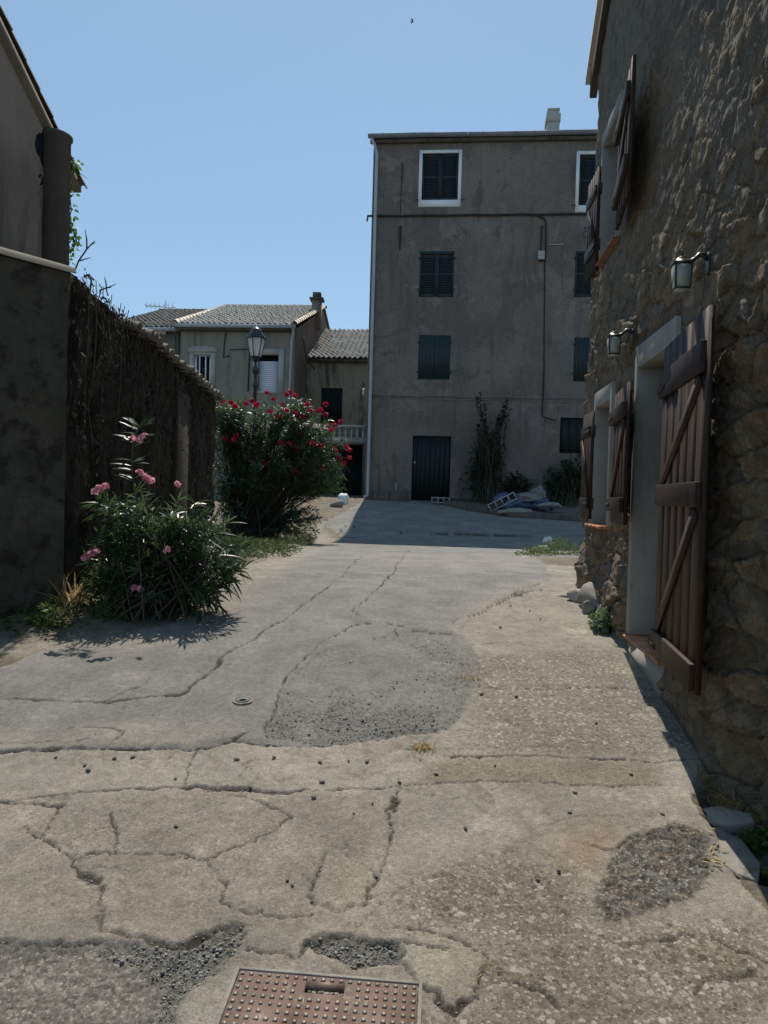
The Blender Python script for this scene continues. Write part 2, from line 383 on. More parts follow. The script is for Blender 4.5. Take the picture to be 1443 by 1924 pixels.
z = z + np.maximum(gravel*(1-island), coarse)*( .006*gst*near + .010*fbm(GX*22, GY*22, 36, 4))
z = z - .022*coarse - .012*gravel*(1-island*1.1) + rough_r*(.004 + .022*np.abs(fbm(GX*8, GY*8, 37, 3)) + .012*fbm(GX*26, GY*26, 39, 3) + .012*(voro(WX*26, WY*26, 91)[2]-.5) - .010*(voro(WX*9, WY*9, 92)[1] < .07))
z = z + .012*road*sm(0, .05, d_road)*(GY < 9) + .006*patch
z = z - CR*.014
verge = ~(road | conc)
z = z + verge*(.03*fbm(GX*4, GY*4, 38, 4)) - .09*(region([(1335, 1425), (1320, 1500), (1400, 1640), (1600, 1700), (1600, 1400)], .06))
z = z + .05*(verge & (GX < 0))*sm(0, .6, d_road)*(GY < 14)
cvm = region([(438, 1812), (797, 1843), (870, 2100), (320, 2100)], .012)
z = z*(1-cvm) + cvm*(G(GY)-.018*region([(455, 1830), (780, 1858), (830, 2000), (370, 2000)], .01))
idx = np.arange(GX.size).reshape(SH)
quads = np.stack([idx[:-1, :-1], idx[:-1, 1:], idx[1:, 1:], idx[1:, :-1]], -1).reshape(-1, 4)
ctr = lambda a: a[:-1, :-1].ravel()
zone = np.where(ctr(road), 0, np.where(ctr(conc), 1, 2))
VV = np.stack([GX, GY, z], -1).reshape(-1, 3)
A = dict(crack=CR, coarse=np.maximum(coarse, 0), cdark=cdark, gravel=gravel*(1-island), gdark=gdark*(1-island), sand=sand, pebz=pebz, patch=patch, slab=slab, orange=orange, roughr=rough_r,
         peb=np.where(pebz > .1, peb, 0), gst=gst, cid=cid, gid=gid)
def groundmat(name, kind):
    m, nt, b = newmat(name); v = coords(nt)
    nA = noise(nt, v, 1.7, 8, .6); nB = noise(nt, v, 9, 8, .7, .4); nC = noise(nt, v, 55, 6, .75); nD = noise(nt, v, 210, 4, .8)
    if kind == 'road': c = mixc(nt, rng(nt, nA, .3, .7), (.174, .167, .153), (.226, .216, .198)); c = mixc(nt, rng(nt, nB, .5, .75), c, (.255, .240, .212))
    elif kind == 'conc':
        c = mixc(nt, rng(nt, nA, .3, .7), (.242, .220, .184), (.318, .292, .248)); c = mixc(nt, rng(nt, nB, .48, .72), c, (.190, .168, .132))
        c = mixc(nt, rng(nt, noise(nt, v, 4.2, 8, .7, .8), .54, .68), c, (.37, .338, .28))
    else: c = mixc(nt, rng(nt, nA, .3, .7), (.13, .11, .08), (.20, .172, .13)); c = mixc(nt, rng(nt, nB, .45, .7), c, (.09, .078, .055))
    c = mixc(nt, math2(nt, 'MULTIPLY', attr(nt, 'sand'), .85), c, mixc(nt, rng(nt, nB, .35, .65), (.30, .275, .23), (.235, .213, .175)))
    c = mixc(nt, attr(nt, 'slab'), c, mixc(nt, rng(nt, nC, .35, .65), (.17, .145, .11), (.25, .225, .175)))
    c = mixc(nt, math2(nt, 'MULTIPLY', attr(nt, 'orange'), .6), c, (.33, .21, .12))
    c = mixc(nt, math2(nt, 'MULTIPLY', attr(nt, 'patch'), .8), c, mixc(nt, rng(nt, nC, .35, .65), (.37, .34, .27), (.30, .275, .215)))
    # exposed pebbles
    def chips(sc, lo, hi, seedv):
        vo = nd(nt, 'ShaderNodeTexVoronoi'); vo.inputs['Scale'].default_value = sc; wv = nd(nt, 'ShaderNodeVectorMath'); wv.operation = 'ADD'
        nz = nd(nt, 'ShaderNodeTexNoise'); nz.inputs['Scale'].default_value = sc*1.2; L(nt, v, nz.inputs['Vector']); sc_ = nd(nt, 'ShaderNodeVectorMath'); sc_.operation = 'SCALE'; sc_.inputs['Scale'].default_value = .6/sc; L(nt, nz.outputs['Color'], sc_.inputs[0])
        L(nt, v, wv.inputs[0]); L(nt, sc_.outputs[0], wv.inputs[1]); L(nt, wv.outputs[0], vo.inputs['Vector'])
        sp = nd(nt, 'ShaderNodeSeparateColor'); L(nt, vo.outputs['Color'], sp.inputs[0])
        rad = rng(nt, sp.outputs[1], 0, 1, .22, .55); edge = math2(nt, 'SUBTRACT', rad, vo.outputs['Distance'])
        return math2(nt, 'MULTIPLY', rng(nt, edge, -.06, .06), rng(nt, sp.outputs[0], lo, hi)), sp.outputs[2], vo.outputs['Distance']
    k1, r1, d1 = chips(36, .22, .27, 0); k2, r2, d2 = chips(80, .2, .25, 1)
    base2 = mixc(nt, rng(nt, nC, .35, .65), (.115, .095, .07), (.23, .20, .155))
    c = mixc(nt, math2(nt, 'MULTIPLY', attr(nt, 'pebz'), .75), c, base2)
    pc1 = mixc(nt, rng(nt, r1, .1, .9), (.12, .098, .072), (.42, .39, .335)); pc2 = mixc(nt, rng(nt, r2, .1, .9), (.105, .088, .066), (.38, .35, .295))
    wgt = .25 if kind == 'conc' else .10
    pm = rng(nt, attr(nt, 'pebz'), 0, 1, wgt, 1.0)
    c = mixc(nt, math2(nt, 'MULTIPLY', k2, pm), c, pc2); c = mixc(nt, math2(nt, 'MULTIPLY', k1, rng(nt, attr(nt, 'pebz'), .1, 1, .06, .85)), c, pc1)
    # worn aggregate
    gs = mixc(nt, rng(nt, nC, .35, .65), (.17, .162, .147), (.235, .224, .20)); gs = mixc(nt, attr(nt, 'gdark'), gs, mixc(nt, rng(nt, nC, .4, .6), (.085, .082, .077), (.20, .193, .18)))
    gs = mixc(nt, math2(nt, 'MULTIPLY', attr(nt, 'gst'), .6), gs, mixc(nt, attr(nt, 'gid'), (.10, .10, .097), (.29, .28, .262)))
    c = mixc(nt, math2(nt, 'MULTIPLY', attr(nt, 'gravel'), rng(nt, noise(nt, v, 3.5, 6, .7), .30, .55, .45, 1)), c, gs)
    co = mixc(nt, rng(nt, nC, .35, .65), (.085, .078, .066), (.20, .186, .158)); co = mixc(nt, math2(nt, 'MULTIPLY', k1, .45), co, pc1); co = mixc(nt, math2(nt, 'MULTIPLY', k2, .7), co, pc2); co = mixc(nt, attr(nt, 'cdark'), co, mixc(nt, rng(nt, nC, .4, .62), (.06, .058, .055), (.17, .163, .15)))
    co = mixc(nt, math2(nt, 'MULTIPLY', attr(nt, 'gst'), .7), co, mixc(nt, attr(nt, 'gid'), (.06, .058, .055), (.33, .31, .27)))
    c = mixc(nt, attr(nt, 'coarse'), c, co)
    c = mixc(nt, attr(nt, 'roughr'), c, mixc(nt, math2(nt, 'MULTIPLY', k2, .7), mixc(nt, rng(nt, noise(nt, v, 34, 8, .8), .40, .60), (.048, .046, .040), mixc(nt, rng(nt, nB, .42, .66), (.165, .160, .138), (.21, .165, .115))), pc2))
    c = mixc(nt, rng(nt, nD, .60, .70), c, mixc(nt, .5, c, (.10, .095, .085)))
    c = mixc(nt, rng(nt, nC, .66, .74), c, mixc(nt, .35, c, (.42, .40, .36)))
    c = mixc(nt, 1.0, c, rng(nt, noise(nt, v, 130, 3, .8), .3, .7, .72, 1.25), 'MULTIPLY'); c = mixc(nt, 1.0, c, rng(nt, noise(nt, v, 26, 5, .7), .3, .7, .84, 1.14), 'MULTIPLY'); c = mixc(nt, 1.0, c, rng(nt, noise(nt, v, 2.6, 4, .6, .6), .3, .7, .86, 1.12), 'MULTIPLY')
    c = mixc(nt, math2(nt, 'MULTIPLY', attr(nt, 'crack'), .92), c, (.035, .03, .024))
    L(nt, c, b.inputs['Base Color']); b.inputs['Roughness'].default_value = .92; b.inputs['Specular IOR Level'].default_value = .2
    p = bump(nt, b, nD, .7, .004); bump(nt, b, nC, .8, .010, p); return m
M_road, M_conc, M_dirt = groundmat('worn asphalt', 'road'), groundmat('cracked concrete', 'conc'), groundmat('dry earth', 'dirt')
for k, (nm, mt) in enumerate((('road', M_road), ('concrete_paving', M_conc), ('ground', M_dirt))):
    q = quads[zone == k]; u, inv = np.unique(q, return_inverse=True)
    o = mesh_np(nm, VV[u], [inv.reshape(-1, 4)], mt, None, (0, 0, 0), True, {a: w.ravel()[u] for a, w in A.items()})
    tag(o, kind='structure')
def gz(x, y):                            # height of the finished ground near a point
    i = min(max(np.searchsorted(YS, y), 0), len(YS)-1); j = min(max(np.searchsorted(XS, x), 0), len(XS)-1); return float(z[i, j])
def gpt(px, py):
    p = gp(px, py); return Vector((p.x, p.y, gz(p.x, p.y)))
# ================================================================== MATERIALS
def rendermat(name, c1, c2, cp, cd, cl, seed=0):
    m, nt, b = newmat(name); v = coords(nt); off = nd(nt, 'ShaderNodeVectorMath'); off.inputs[1].default_value = (seed*7.3, seed*3.1, seed*1.7); L(nt, v, off.inputs[0]); v = off.outputs[0]
    c = mixc(nt, rng(nt, noise(nt, v, .6, 8, .65), .35, .65), c1, c2)
    n = noise(nt, v, .42, 5, .6, 1.2); c = mixc(nt, rng(nt, n, .535, .550, 0, .85), c, cp)                      # repaired patches with a clear edge
    n2 = noise(nt, v, .8, 6, .62, .9); c = mixc(nt, rng(nt, n2, .585, .605, 0, .65), c, cl)
    sv = nd(nt, 'ShaderNodeMapping'); sv.inputs['Scale'].default_value = (2.6, 2.6, .28); L(nt, v, sv.inputs['Vector'])
    c = mixc(nt, rng(nt, noise(nt, sv.outputs[0], 1.3, 7, .7), .50, .70, 0, .8), c, cd)                          # run-off streaks
    c = mixc(nt, rng(nt, noise(nt, v, 6, 8, .75), .52, .68, 0, .55), c, cd)
    c = mixc(nt, 1.0, c, rng(nt, noise(nt, v, 22, 5, .75), .3, .7, .82, 1.18), 'MULTIPLY')
    vo = nd(nt, 'ShaderNodeTexVoronoi'); vo.feature = 'DISTANCE_TO_EDGE'; vo.inputs['Scale'].default_value = .33
    wn = nd(nt, 'ShaderNodeTexNoise'); wn.inputs['Scale'].default_value = 1.6; wn.inputs['Detail'].default_value = 8; L(nt, v, wn.inputs['Vector'])
    sc = nd(nt, 'ShaderNodeVectorMath'); sc.operation = 'SCALE'; sc.inputs['Scale'].default_value = 1.6; L(nt, wn.outputs['Color'], sc.inputs[0]); ad = nd(nt, 'ShaderNodeVectorMath'); L(nt, v, ad.inputs[0]); L(nt, sc.outputs[0], ad.inputs[1]); L(nt, ad.outputs[0], vo.inputs['Vector'])
    ck = math2(nt, 'MULTIPLY', rng(nt, vo.outputs['Distance'], .004, .010, 1, 0), rng(nt, noise(nt, v, .7, 3), .52, .62, 0, .45))
    c = mixc(nt, ck, c, tuple(x*.35 for x in cd))
    L(nt, c, b.inputs['Base Color']); b.inputs['Roughness'].default_value = .93; b.inputs['Specular IOR Level'].default_value = .15
    p = bump(nt, b, n, .35, .02); p = bump(nt, b, noise(nt, v, 30, 6, .7), .6, .010, p); return m
M_facade = rendermat('patched grey cement render', (.155, .127, .108), (.205, .171, .149), (.138, .118, .104), (.108, .088, .074), (.235, .20, .172))
M_facade_d = mottled('old dark render', (0.094, 0.083, 0.069), (0.127, 0.113, 0.096), .8, (1, 1, 1), (0.055, 0.050, 0.041), 1.3, (2.5, 2.5, .3), (.5, .7), .92, .5, 25, .01, .15)
M_far_wall = mottled('stained pale render', (0.223, 0.202, 0.161), (0.273, 0.251, 0.205), .6, (1, 1, 1), (0.155, 0.143, 0.118), 1.2, (2, 2, .4), (.5, .7), .92, .3, 20, .01, .15)
M_far_pale = mottled('pale plaster surround', (0.375, 0.352, 0.307), (0.435, 0.413, 0.360), 1.5, rough=.9, bs=.2)
M_pink = mottled('pinkish render', (0.260, 0.205, 0.167), (0.310, 0.248, 0.205), .8, rough=.92, bs=.2, c3=(0.186, 0.155, 0.130), scale3=1.2, stretch3=(2, 2, .4))
M_white = mottled('white painted surround', (.70, .70, .70), (.78, .78, .78), 2, rough=.8, bs=.1)
M_gutter = mottled('pale grey zinc', (0.350, 0.364, 0.378), (0.406, 0.420, 0.434), 3, rough=.45, bs=.05, spec=.5)
M_shut = mottled('dark green shutter paint', (0.015, 0.028, 0.029), (0.021, 0.036, 0.038), 3, (1, 1, 4), rough=.6, bs=.15, spec=.35)
M_door_d = mottled('black green door paint', (.012, .016, .016), (.020, .025, .024), 3, (6, 6, .6), rough=.6, bs=.2)
M_dark = mottled('dark room', (.010, .010, .011), (.016, .016, .016), 3, rough=.7, bs=0)
M_iron = mottled('dark rusty iron', (.035, .028, .024), (.06, .045, .035), 14, rough=.7, bs=.3, metal=.3)
M_cable = mottled('black cable', (.02, .02, .021), (.035, .034, .033), 6, rough=.6, bs=0)
M_cable_g = mottled('dusty grey cable', (.16, .15, .14), (.22, .21, .19), 6, rough=.7, bs=0)
M_boxg = mottled('grey plastic box', (.32, .31, .29), (.38, .37, .35), 6, rough=.5, bs=.1)
M_cem = mottled('smooth grey cement', (.27, .255, .23), (.35, .335, .30), 1.6, (1, 1, 1), (.22, .205, .18), 3, (2, 2, .5), (.52, .72), .85, .25, 60, .003, .25)
M_terra = mottled('terracotta tile', (.42, .17, .09), (.52, .23, .13), 8, rough=.75, bs=.25, c3=(.36, .25, .18), scale3=5, r3=(.52, .68))
M_wood = mottled('brown stained wood', (0.029, 0.016, 0.011), (0.053, 0.030, 0.020), 4, (14, 14, .7), (0.018, 0.011, 0.008), 3, (5, 5, .4), (.46, .66), .6, .14, 60, .002, .25, c5=(0.082, 0.058, 0.044), scale5=9, r5=(.60, .72))
M_terra_shade = mottled('shade toned terracotta', (.21, .105, .066), (.28, .145, .095), 8, rough=.85, bs=.25)  # darker terracotta copy: the upper sill's shade is put into its colour
M_wood_d = mottled('dark planks', (0.035, 0.020, 0.013), (0.056, 0.032, 0.020), 5, (10, 10, .8), rough=.55, bs=.3)
M_blackmetal = mottled('black painted metal', (.018, .018, .02), (.028, .028, .03), 8, rough=.38, bs=.08, spec=.5)
def glassy(name, c, rough=.3, tr=.5):
    m, nt, b = newmat(name); nn = noise(nt, coords(nt), 9, 4); L(nt, mixc(nt, rng(nt, nn, .3, .7), c, tuple(x*.8 for x in c)), b.inputs['Base Color']); b.inputs['Roughness'].default_value = rough
    t = nd(nt, 'ShaderNodeBsdfTranslucent'); t.inputs['Color'].default_value = c4(c); mx = nd(nt, 'ShaderNodeMixShader'); mx.inputs[0].default_value = tr
    L(nt, b.outputs[0], mx.inputs[1]); L(nt, t.outputs[0], mx.inputs[2]); L(nt, mx.outputs[0], nt.nodes['Material Output'].inputs['Surface']); return m
M_frost = glassy('frosted lamp glass', (.62, .66, .62), .25, .5)
M_opal = glassy('white opal lamp glass', (.8, .8, .8), .35, .6)
def tilemat(name, c1, c2, c3, c5):
    m, nt, b = newmat(name); a = attr(nt, 'rnd'); c = mixc(nt, a, c1, c2); v = coords(nt)
    c = mixc(nt, rng(nt, noise(nt, v, 2.2, 7, .7), .45, .65), c, c3); c = mixc(nt, rng(nt, noise(nt, v, 14, 6, .75), .58, .7), c, c5)
    L(nt, c, b.inputs['Base Color']); b.inputs['Roughness'].default_value = .85; b.inputs['Specular IOR Level'].default_value = .2
    bump(nt, b, noise(nt, v, 30, 5, .7), .4, .006); return m
M_tile = tilemat('weathered pale clay tiles', (.56, .50, .43), (.40, .35, .29), (.62, .57, .50), (.22, .20, .17))
M_tile_d = tilemat('dull brown clay tiles', (.22, .195, .165), (.15, .135, .115), (.26, .235, .20), (.10, .092, .08))
# ================================================================== BUILDING HELPERS
def wall_holes(fr, s0, s1, h0, h1, holes, depth, mb=None, back=True):
    mb = mb or MB()
    S = sorted({s0, s1, *[min(max(x, s0), s1) for a in holes for x in a[:2]]}); H = sorted({h0, h1, *[x for a in holes for x in a[2:]]})
    for i in range(len(S)-1):
        for j in range(len(H)-1):
            cs, ch = (S[i]+S[i+1])/2, (H[j]+H[j+1])/2
            if any(a[0] < cs < a[1] and a[2] < ch < a[3] for a in holes): continue
            mb.quad(fr(S[i], H[j]), fr(S[i+1], H[j]), fr(S[i+1], H[j+1]), fr(S[i], H[j+1]))
    for a, b, c, d in holes:
        k = -depth
        mb.quad(fr(a, c), fr(a, c, k), fr(a, d, k), fr(a, d)); mb.quad(fr(b, c), fr(b, c, k), fr(b, d, k), fr(b, d))
        mb.quad(fr(a, d), fr(a, d, k), fr(b, d, k), fr(b, d)); mb.quad(fr(a, c), fr(a, c, k), fr(b, c, k), fr(b, c))
        if back: mb.quad(fr(a, c, k), fr(b, c, k), fr(b, d, k), fr(a, d, k))
    return mb
def surround(mb, fr, s0, s1, h0, h1, w, wb, d0, d1, wt=None):
    wt = wt or w
    mb.box(fr, s0-w, s0, h0-wb, h1+wt, d0, d1); mb.box(fr, s1, s1+w, h0-wb, h1+wt, d0, d1)
    mb.box(fr, s0, s1, h1, h1+wt, d0, d1)
    if wb > 0: mb.box(fr, s0, s1, h0-wb, h0, d0, d1)
    return mb
def louvres(fr, s0, s1, h0, h1, d, fw=.06):
    mb = MB(); t = .035
    mb.box(fr, s0, s0+fw, h0, h1, d, d+t); mb.box(fr, s1-fw, s1, h0, h1, d, d+t)
    for hh in (h0, (h0+h1)/2-.04, h1-.08): mb.box(fr, s0+fw, s1-fw, hh, hh+.08, d, d+t)
    n = int((h1-h0-.2)/.055)
    for k in range(n):
        h = h0+.09 + k*.055
        if abs(h-(h0+h1)/2) < .06 or h > h1-.1: continue
        mb.hexa([fr(s, h+a, d+b) for s in (s0+fw, s1-fw) for a, b in ((0, .03), (.012, .034), (.045, .004), (.057, .008))])
    return mb
def planks(fr, s0, s1, h0, h1, d0, d1, n, gap=.0018):
    mb = MB(); w = (s1-s0)/n
    for k in range(n): mb.box(fr, s0+k*w+gap/2, s0+(k+1)*w-gap/2, h0, h1, d0, d1-random.uniform(0, .0006))
    return mb
def tile_roof2(name, E0, U, Lu, Vv, Lv, mat, parent, sp=.2, row=.36, amp=.055):
    E0, U, Vv = Vector(E0), Vector(U).normalized(), Vector(Vv).normalized(); N_ = U.cross(Vv).normalized()
    if N_.z < 0: N_ = -N_
    E0, U, Vv, N_ = (np.array(a) for a in (E0, U, Vv, N_))
    nc = int(round(Lu/sp)); nr = int(math.ceil(Lv/row)); k = 10
    us = np.linspace(0, nc*sp, nc*k+1); ph = (us/sp) % 1; n = len(us)
    prof = np.where(ph < .62, np.sin(np.pi*np.clip(ph/.62, 0, 1)), -.35*np.sin(np.pi*np.clip((ph-.62)/.38, 0, 1)))*amp
    ci = np.minimum((us/sp+1e-6).astype(int), nc-1); Vs, Rn, Fs = [], [], []; base = 0
    for r in range(nr):
        rr = RNG.random(nc); j = (rr[ci]-.5)
        v0 = r*row-.03+.04*j; v1 = np.full(n, min((r+1)*row, Lv+.02))
        mk = lambda v, h: E0 + U*(us+.02*j)[:, None] + Vv*v[:, None] + N_*h[:, None]
        a = mk(v0, prof*1.06+.016+.010*j); b = mk(v1, prof*.9+.001+.010*j); c = mk(v0, prof*1.06+.016+.010*j-np.where(prof > -.005, .016, .010))
        Vs += [c, a, b]; Rn += [rr[ci]]*3; i = np.arange(n-1)
        for q in (0, n): Fs.append(np.stack([base+q+i, base+q+i+1, base+q+n+i+1, base+q+n+i], 1))
        base += 3*n
    return mesh_np(name, np.concatenate(Vs), [np.concatenate(Fs)], mat, parent, None, False, {'rnd': np.concatenate(Rn)})
def tile_row(mb, p0, p1, r=.085, n=None, ln=.38, seg=7, out=None):
    """a run of half-round ridge or verge tiles from p0 to p1"""
    p0, p1 = Vector(p0), Vector(p1); d = (p1-p0); n = n or max(1, int(d.length/ln)); d /= n
    dn = d.normalized(); up = Vector((0, 0, 1)); up = (up-dn*up.dot(dn)).normalized(); w = dn.cross(up)
    for i in range(n):
        a = p0+d*i; vs = []
        for q, (t, rr) in enumerate(((-.02, r*1.12), (1.03, r*.92))):
            off = Vector([random.uniform(-.006, .006) for _ in range(3)])
            for rad in (rr, rr-.016):
                vs += [a + d*t + off + w*(rad*math.cos(math.pi*k/seg)) + up*(rad*math.sin(math.pi*k/seg)) for k in range(seg+1)]
        m = seg+1; fs = []
        for k in range(seg):
            fs += [(k, k+1, 2*m+k+1, 2*m+k), (m+k, m+k+1, 3*m+k+1, 3*m+k), (k, k+1, m+k+1, m+k), (2*m+k, 2*m+k+1, 3*m+k+1, 3*m+k)]
        mb.add(vs, fs)
    return mb
# ================================================================== TALL HOUSE (centre)
a5 = R(5.4)
q0 = at(684, 940, 24.5)
FA = Fr((q0.x, q0.y, 0), (math.cos(a5), -math.sin(a5), 0), (-math.sin(a5), -math.cos(a5), 0))
def fr_rect(fr, x0, y0, x1, y1, d=0):
    a = fr.hit(x0, (y0+y1)/2, d)[0]; b = fr.hit(x1, (y0+y1)/2, d)[0]; c = fr.hit((x0+x1)/2, y1, d)[1]; e = fr.hit((x0+x1)/2, y0, d)[1]
    return a, b, c, e
gb = 1.15; TW = 12.5
eave = FA.hit(900, 262)[1]
w1 = fr_rect(FA, 793, 288, 861, 376); w2 = fr_rect(FA, 788, 472, 853, 558); w3 = fr_rect(FA, 786, 630, 846, 713); dr = fr_rect(FA, 774, 819, 846, 942)
w1b = fr_rect(FA, 1088, 290, 1150, 386); w2b = fr_rect(FA, 1080, 472, 1145, 558); w3b = fr_rect(FA, 1078, 634, 1140, 717); w4b = fr_rect(FA, 1052, 785, 1130, 852)
TH = thing('tall_house', FA(0, 1.4), 'tall four storey grey rendered house with closed dark shutters at the end of the lane', 'house')
mb = wall_holes(FA, 0, TW, gb, eave, [w1, w2, w3, dr, w1b, w2b, w3b, w4b], .14)
DP = 10.0
mb.quad(FA(0, gb), FA(0, gb, -DP), FA(0, eave, -DP), FA(0, eave)); mb.quad(FA(TW, gb), FA(TW, gb, -DP), FA(TW, eave, -DP), FA(TW, eave)); mb.quad(FA(0, gb, -DP), FA(TW, gb, -DP), FA(TW, eave, -DP), FA(0, eave, -DP))
for s in (0, TW): mb.add([FA(s, eave, 0), FA(s, eave+1.5, -DP/2), FA(s, eave, -DP)], [(0, 1, 2)])
mb.build('wall', M_facade, TH)
upv = lambda fr, ang: -fr.n*math.cos(ang)+Vector((0, 0, math.sin(ang)))
tile_roof2('roof', FA(-.12, eave+.05, .22), FA.t, TW+.2, upv(FA, R(16.7)), 5.45, M_tile_d, TH)
MB().hexa([FA(s, eave+1.5+a, -DP/2+b) if k else FA(s, eave+a, -DP-.2) for s in (-.12, TW+.1) for k, a, b in ((1, 0, 0), (1, .08, 0), (0, 0, 0), (0, .08, 0))]).build('rear_roof', M_tile, TH)
m = MB(); m.box(FA, -.1, TW+.1, eave-.10, eave-.02, 0, .16); m.box(FA, 0.01, TW-.01, eave+.001, eave+.12, -.12, -.01); m.build('eave_board', M_facade_d, TH)
m = MB()   # half round gutter with brackets
for k in range(8): m.tube([FA(-.16+k*1.6, eave+.06+.01*math.sin(k*1.7), .24), FA(-.16+(k+1)*1.6-.01, eave+.06+.01*math.sin((k+1)*1.7), .24)], .075, 12)
for k in range(8): m.tube([FA(.3+k*1.6, eave+.061, .24), FA(.33+k*1.6, eave+.061, .24)], .083, 12)
m.build('gutter', mottled('dull zinc gutter', (.16, .17, .18), (.20, .21, .22), 3, rough=.7, bs=.05, spec=.2), TH, smooth=False)
m = MB(); sdp = .12
m.tube([FA(-.05, eave-.02, .24), FA(.05, eave-.18, .12), FA(sdp, eave-.45, .07), FA(sdp, gb+.65, .07), FA(sdp, gb+.42, .08), FA(sdp-.1, gb+.36, .14)], .052, 10)
for h in np.arange(gb+1.5, eave-.6, 2.0): m.tube([FA(sdp, h, .07), FA(sdp, h+.05, .07)], .06, 10)
m.build('downpipe', M_gutter, TH)
def shutter_pair(rect, d, wood=False, par=TH, hinges=True):
    s0, s1, h0, h1 = rect; mid = (s0+s1)/2
    for k, (a, b) in enumerate(((s0+.005, mid-.004), (mid+.004, s1-.005))):
        o = (planks(FA, a, b, h0+.01, h1-.01, d, d+.035, 4) if wood else louvres(FA, a, b, h0+.01, h1-.01, d)).build('shutter', M_shut, par)
        if hinges:
            e = a if k == 0 else b
            for h in (h0+.22, h1-.25): m = MB(); m.box(FA, e-.05, e+.05, h, h+.05, d+.037, d+.05); m.build('hinge', M_shut, o)
for rect, wd, d in ((w1, 0, -.07), (w1b, 0, -.07), (w2, 0, -.03), (w2b, 0, -.03), (w3, 1, -.03), (w3b, 1, -.03)):
    shutter_pair(rect, d, wd, hinges=d > -.05)
m = surround(MB(), FA, *w1, .10, .22, -.02, .025); m.build('window_surround', M_white, TH)
m = surround(MB(), FA, *w1b, .10, .22, -.02, .025); m.build('window_surround', M_white, TH)
for rc in (w1, w1b):
    for s in (rc[0]-.2, rc[1]+.12): m = MB(); m.tube([FA(s, rc[2]+.0, .0), FA(s+.05, rc[2]+.0, .10), FA(s+.1, rc[2]-.03, .10)], .014, 6); m.build('shutter_stay', M_iron, TH)
s0, s1, h0, h1 = dr; mid = s0+(s1-s0)*.47
for a, b in ((s0+.005, mid-.004), (mid+.004, s1-.005)):
    o = planks(FA, a, b, h0+.03, h1-.01, -.1, -.055, 4).build('door', M_door_d, TH)
    if a < mid-.1: m = MB(); m.box(FA, a+.05, a+.10, h0+1.22, h0+1.28, -.053, -.045); m.build('lock_plate', M_gutter, o)
m = MB(); m.box(FA, s0-.06, s1+.06, h0-.1, h0+.02, -.13, .03); m.build('door_sill', M_facade_d, TH)
s0, s1, h0, h1 = w4b; planks(FA, s0+.01, s1-.01, h0+.01, h1-.01, -.1, -.06, 5).build('garage_door', M_door_d, TH)
m = MB(); h = FA.hit(900, 405)[1]; P_ = [FA(-.14+k*.5, h+.012*math.sin(k*2.1)+.03*k/25, .05+.006*math.sin(k*3.3)) for k in range(26)]
m.tube([FA(-.2, h, -.4), FA(-.14, h, -.05)]+P_, .028, 6); m.tube([p+Vector((0, 0, -.03)) for p in P_], .016, 5); m.build('cable', M_cable, TH)
h = FA.hit(900, 746)[1]
m = MB(); m.tube([FA(.1+k*.4, h+.02*math.sin(k*1.3)+.012*math.sin(k*3.1), .02) for k in range(30)], .014, 5); m.tube([FA(k*.5+.1, h-.10+.02*math.sin(k*.9), .015) for k in range(20)], .008, 4); m.build('cable', M_cable_g, TH)
m = MB(); m.box(FA, 0.01, TW-.01, h-.05, h-.02, -.05, .012); m.build('plaster_ledge', M_facade, TH)
m = MB(); H_ = lambda x, y, d=.04: FA(*FA.hit(x, y, d), d)
m.tube([H_(1012, 407), H_(1022, 410), H_(1026, 418), H_(1026, 470), H_(1024, 486), H_(1017, 491), H_(1012, 487)], .026, 7)
m.tube([H_(1024, 480), H_(1023, 560), H_(1022, 700), H_(1019, 782), H_(1030, 786), H_(1046, 790)], .018, 6); m.build('cable', M_cable, TH)
m = MB(); m.tube([H_(1027, 460), H_(1060, 459)], .014, 6); m.build('conduit', M_gutter, TH)
m = MB(); a = FA.hit(1010, 489); b = FA.hit(1023, 473); m.box(FA, a[0], b[0], a[1], b[1], .0, .12); m.build('junction_box', M_boxg, TH, bevel=.01)
for x0, y0, x1, y1 in ((750, 425, 754, 470), (1015, 424, 1019, 474)):
    a = FA.hit(x0, y1); b = FA.hit(x1, y0); m = MB(); m.hexa([FA(s, hh, d) for s, hh in ((a[0]+.005, a[1]), (a[0]-.01, b[1]), (b[0]-.01, a[1]), (b[0]+.01, b[1])) for d in (0, .05)]); m.build('tie_bar', M_iron, TH)
m = MB(); m.tube([H_(756, 306, .05), H_(755, 340, .05)], .018, 6); m.tube([H_(755, 340, .03), H_(752, 402, .03)], .012, 6); m.build('vent_pipe', M_iron, TH)
# chimney
a = FA.hit(1027, 250, -1.2); b = FA.hit(1051, 212, -1.2)
m = MB(); ch = eave+.2; top = b[1]
m.box(FA, a[0], b[0], ch-.3, top-.35, -1.6, -1.05); m.box(FA, a[0]-.03, b[0]+.03, top-.35, top-.08, -1.63, -1.02); m.box(FA, a[0]+.02, b[0]-.02, top-.08, top+.02, -1.58, -1.07); m.box(FA, a[0]-.0, b[0]+.0, top+.02, top+.10, -1.6, -1.05)
m.build('chimney', M_far_pale, TH, bevel=.015)
m = MB()  # scrolled lamp bracket near the hidden end
m.tube([H_(1110, 428, .02), H_(1104, 430, .25), H_(1098, 428, .5)], .02, 6); m.tube([H_(1108, 436, .1)+Vector((0, 0, .10*math.sin(t)))+FA.n*(.2+.14*math.cos(t)) for t in np.linspace(0, 6, 14)], .014, 6)
m.tube([H_(1100, 432, .4)+Vector((0, 0, -.14+.09*math.sin(t)))+FA.t*(.08*math.cos(t)) for t in np.linspace(0, 6.28, 14)], .013, 6); m.build('lamp_bracket', M_iron, TH)
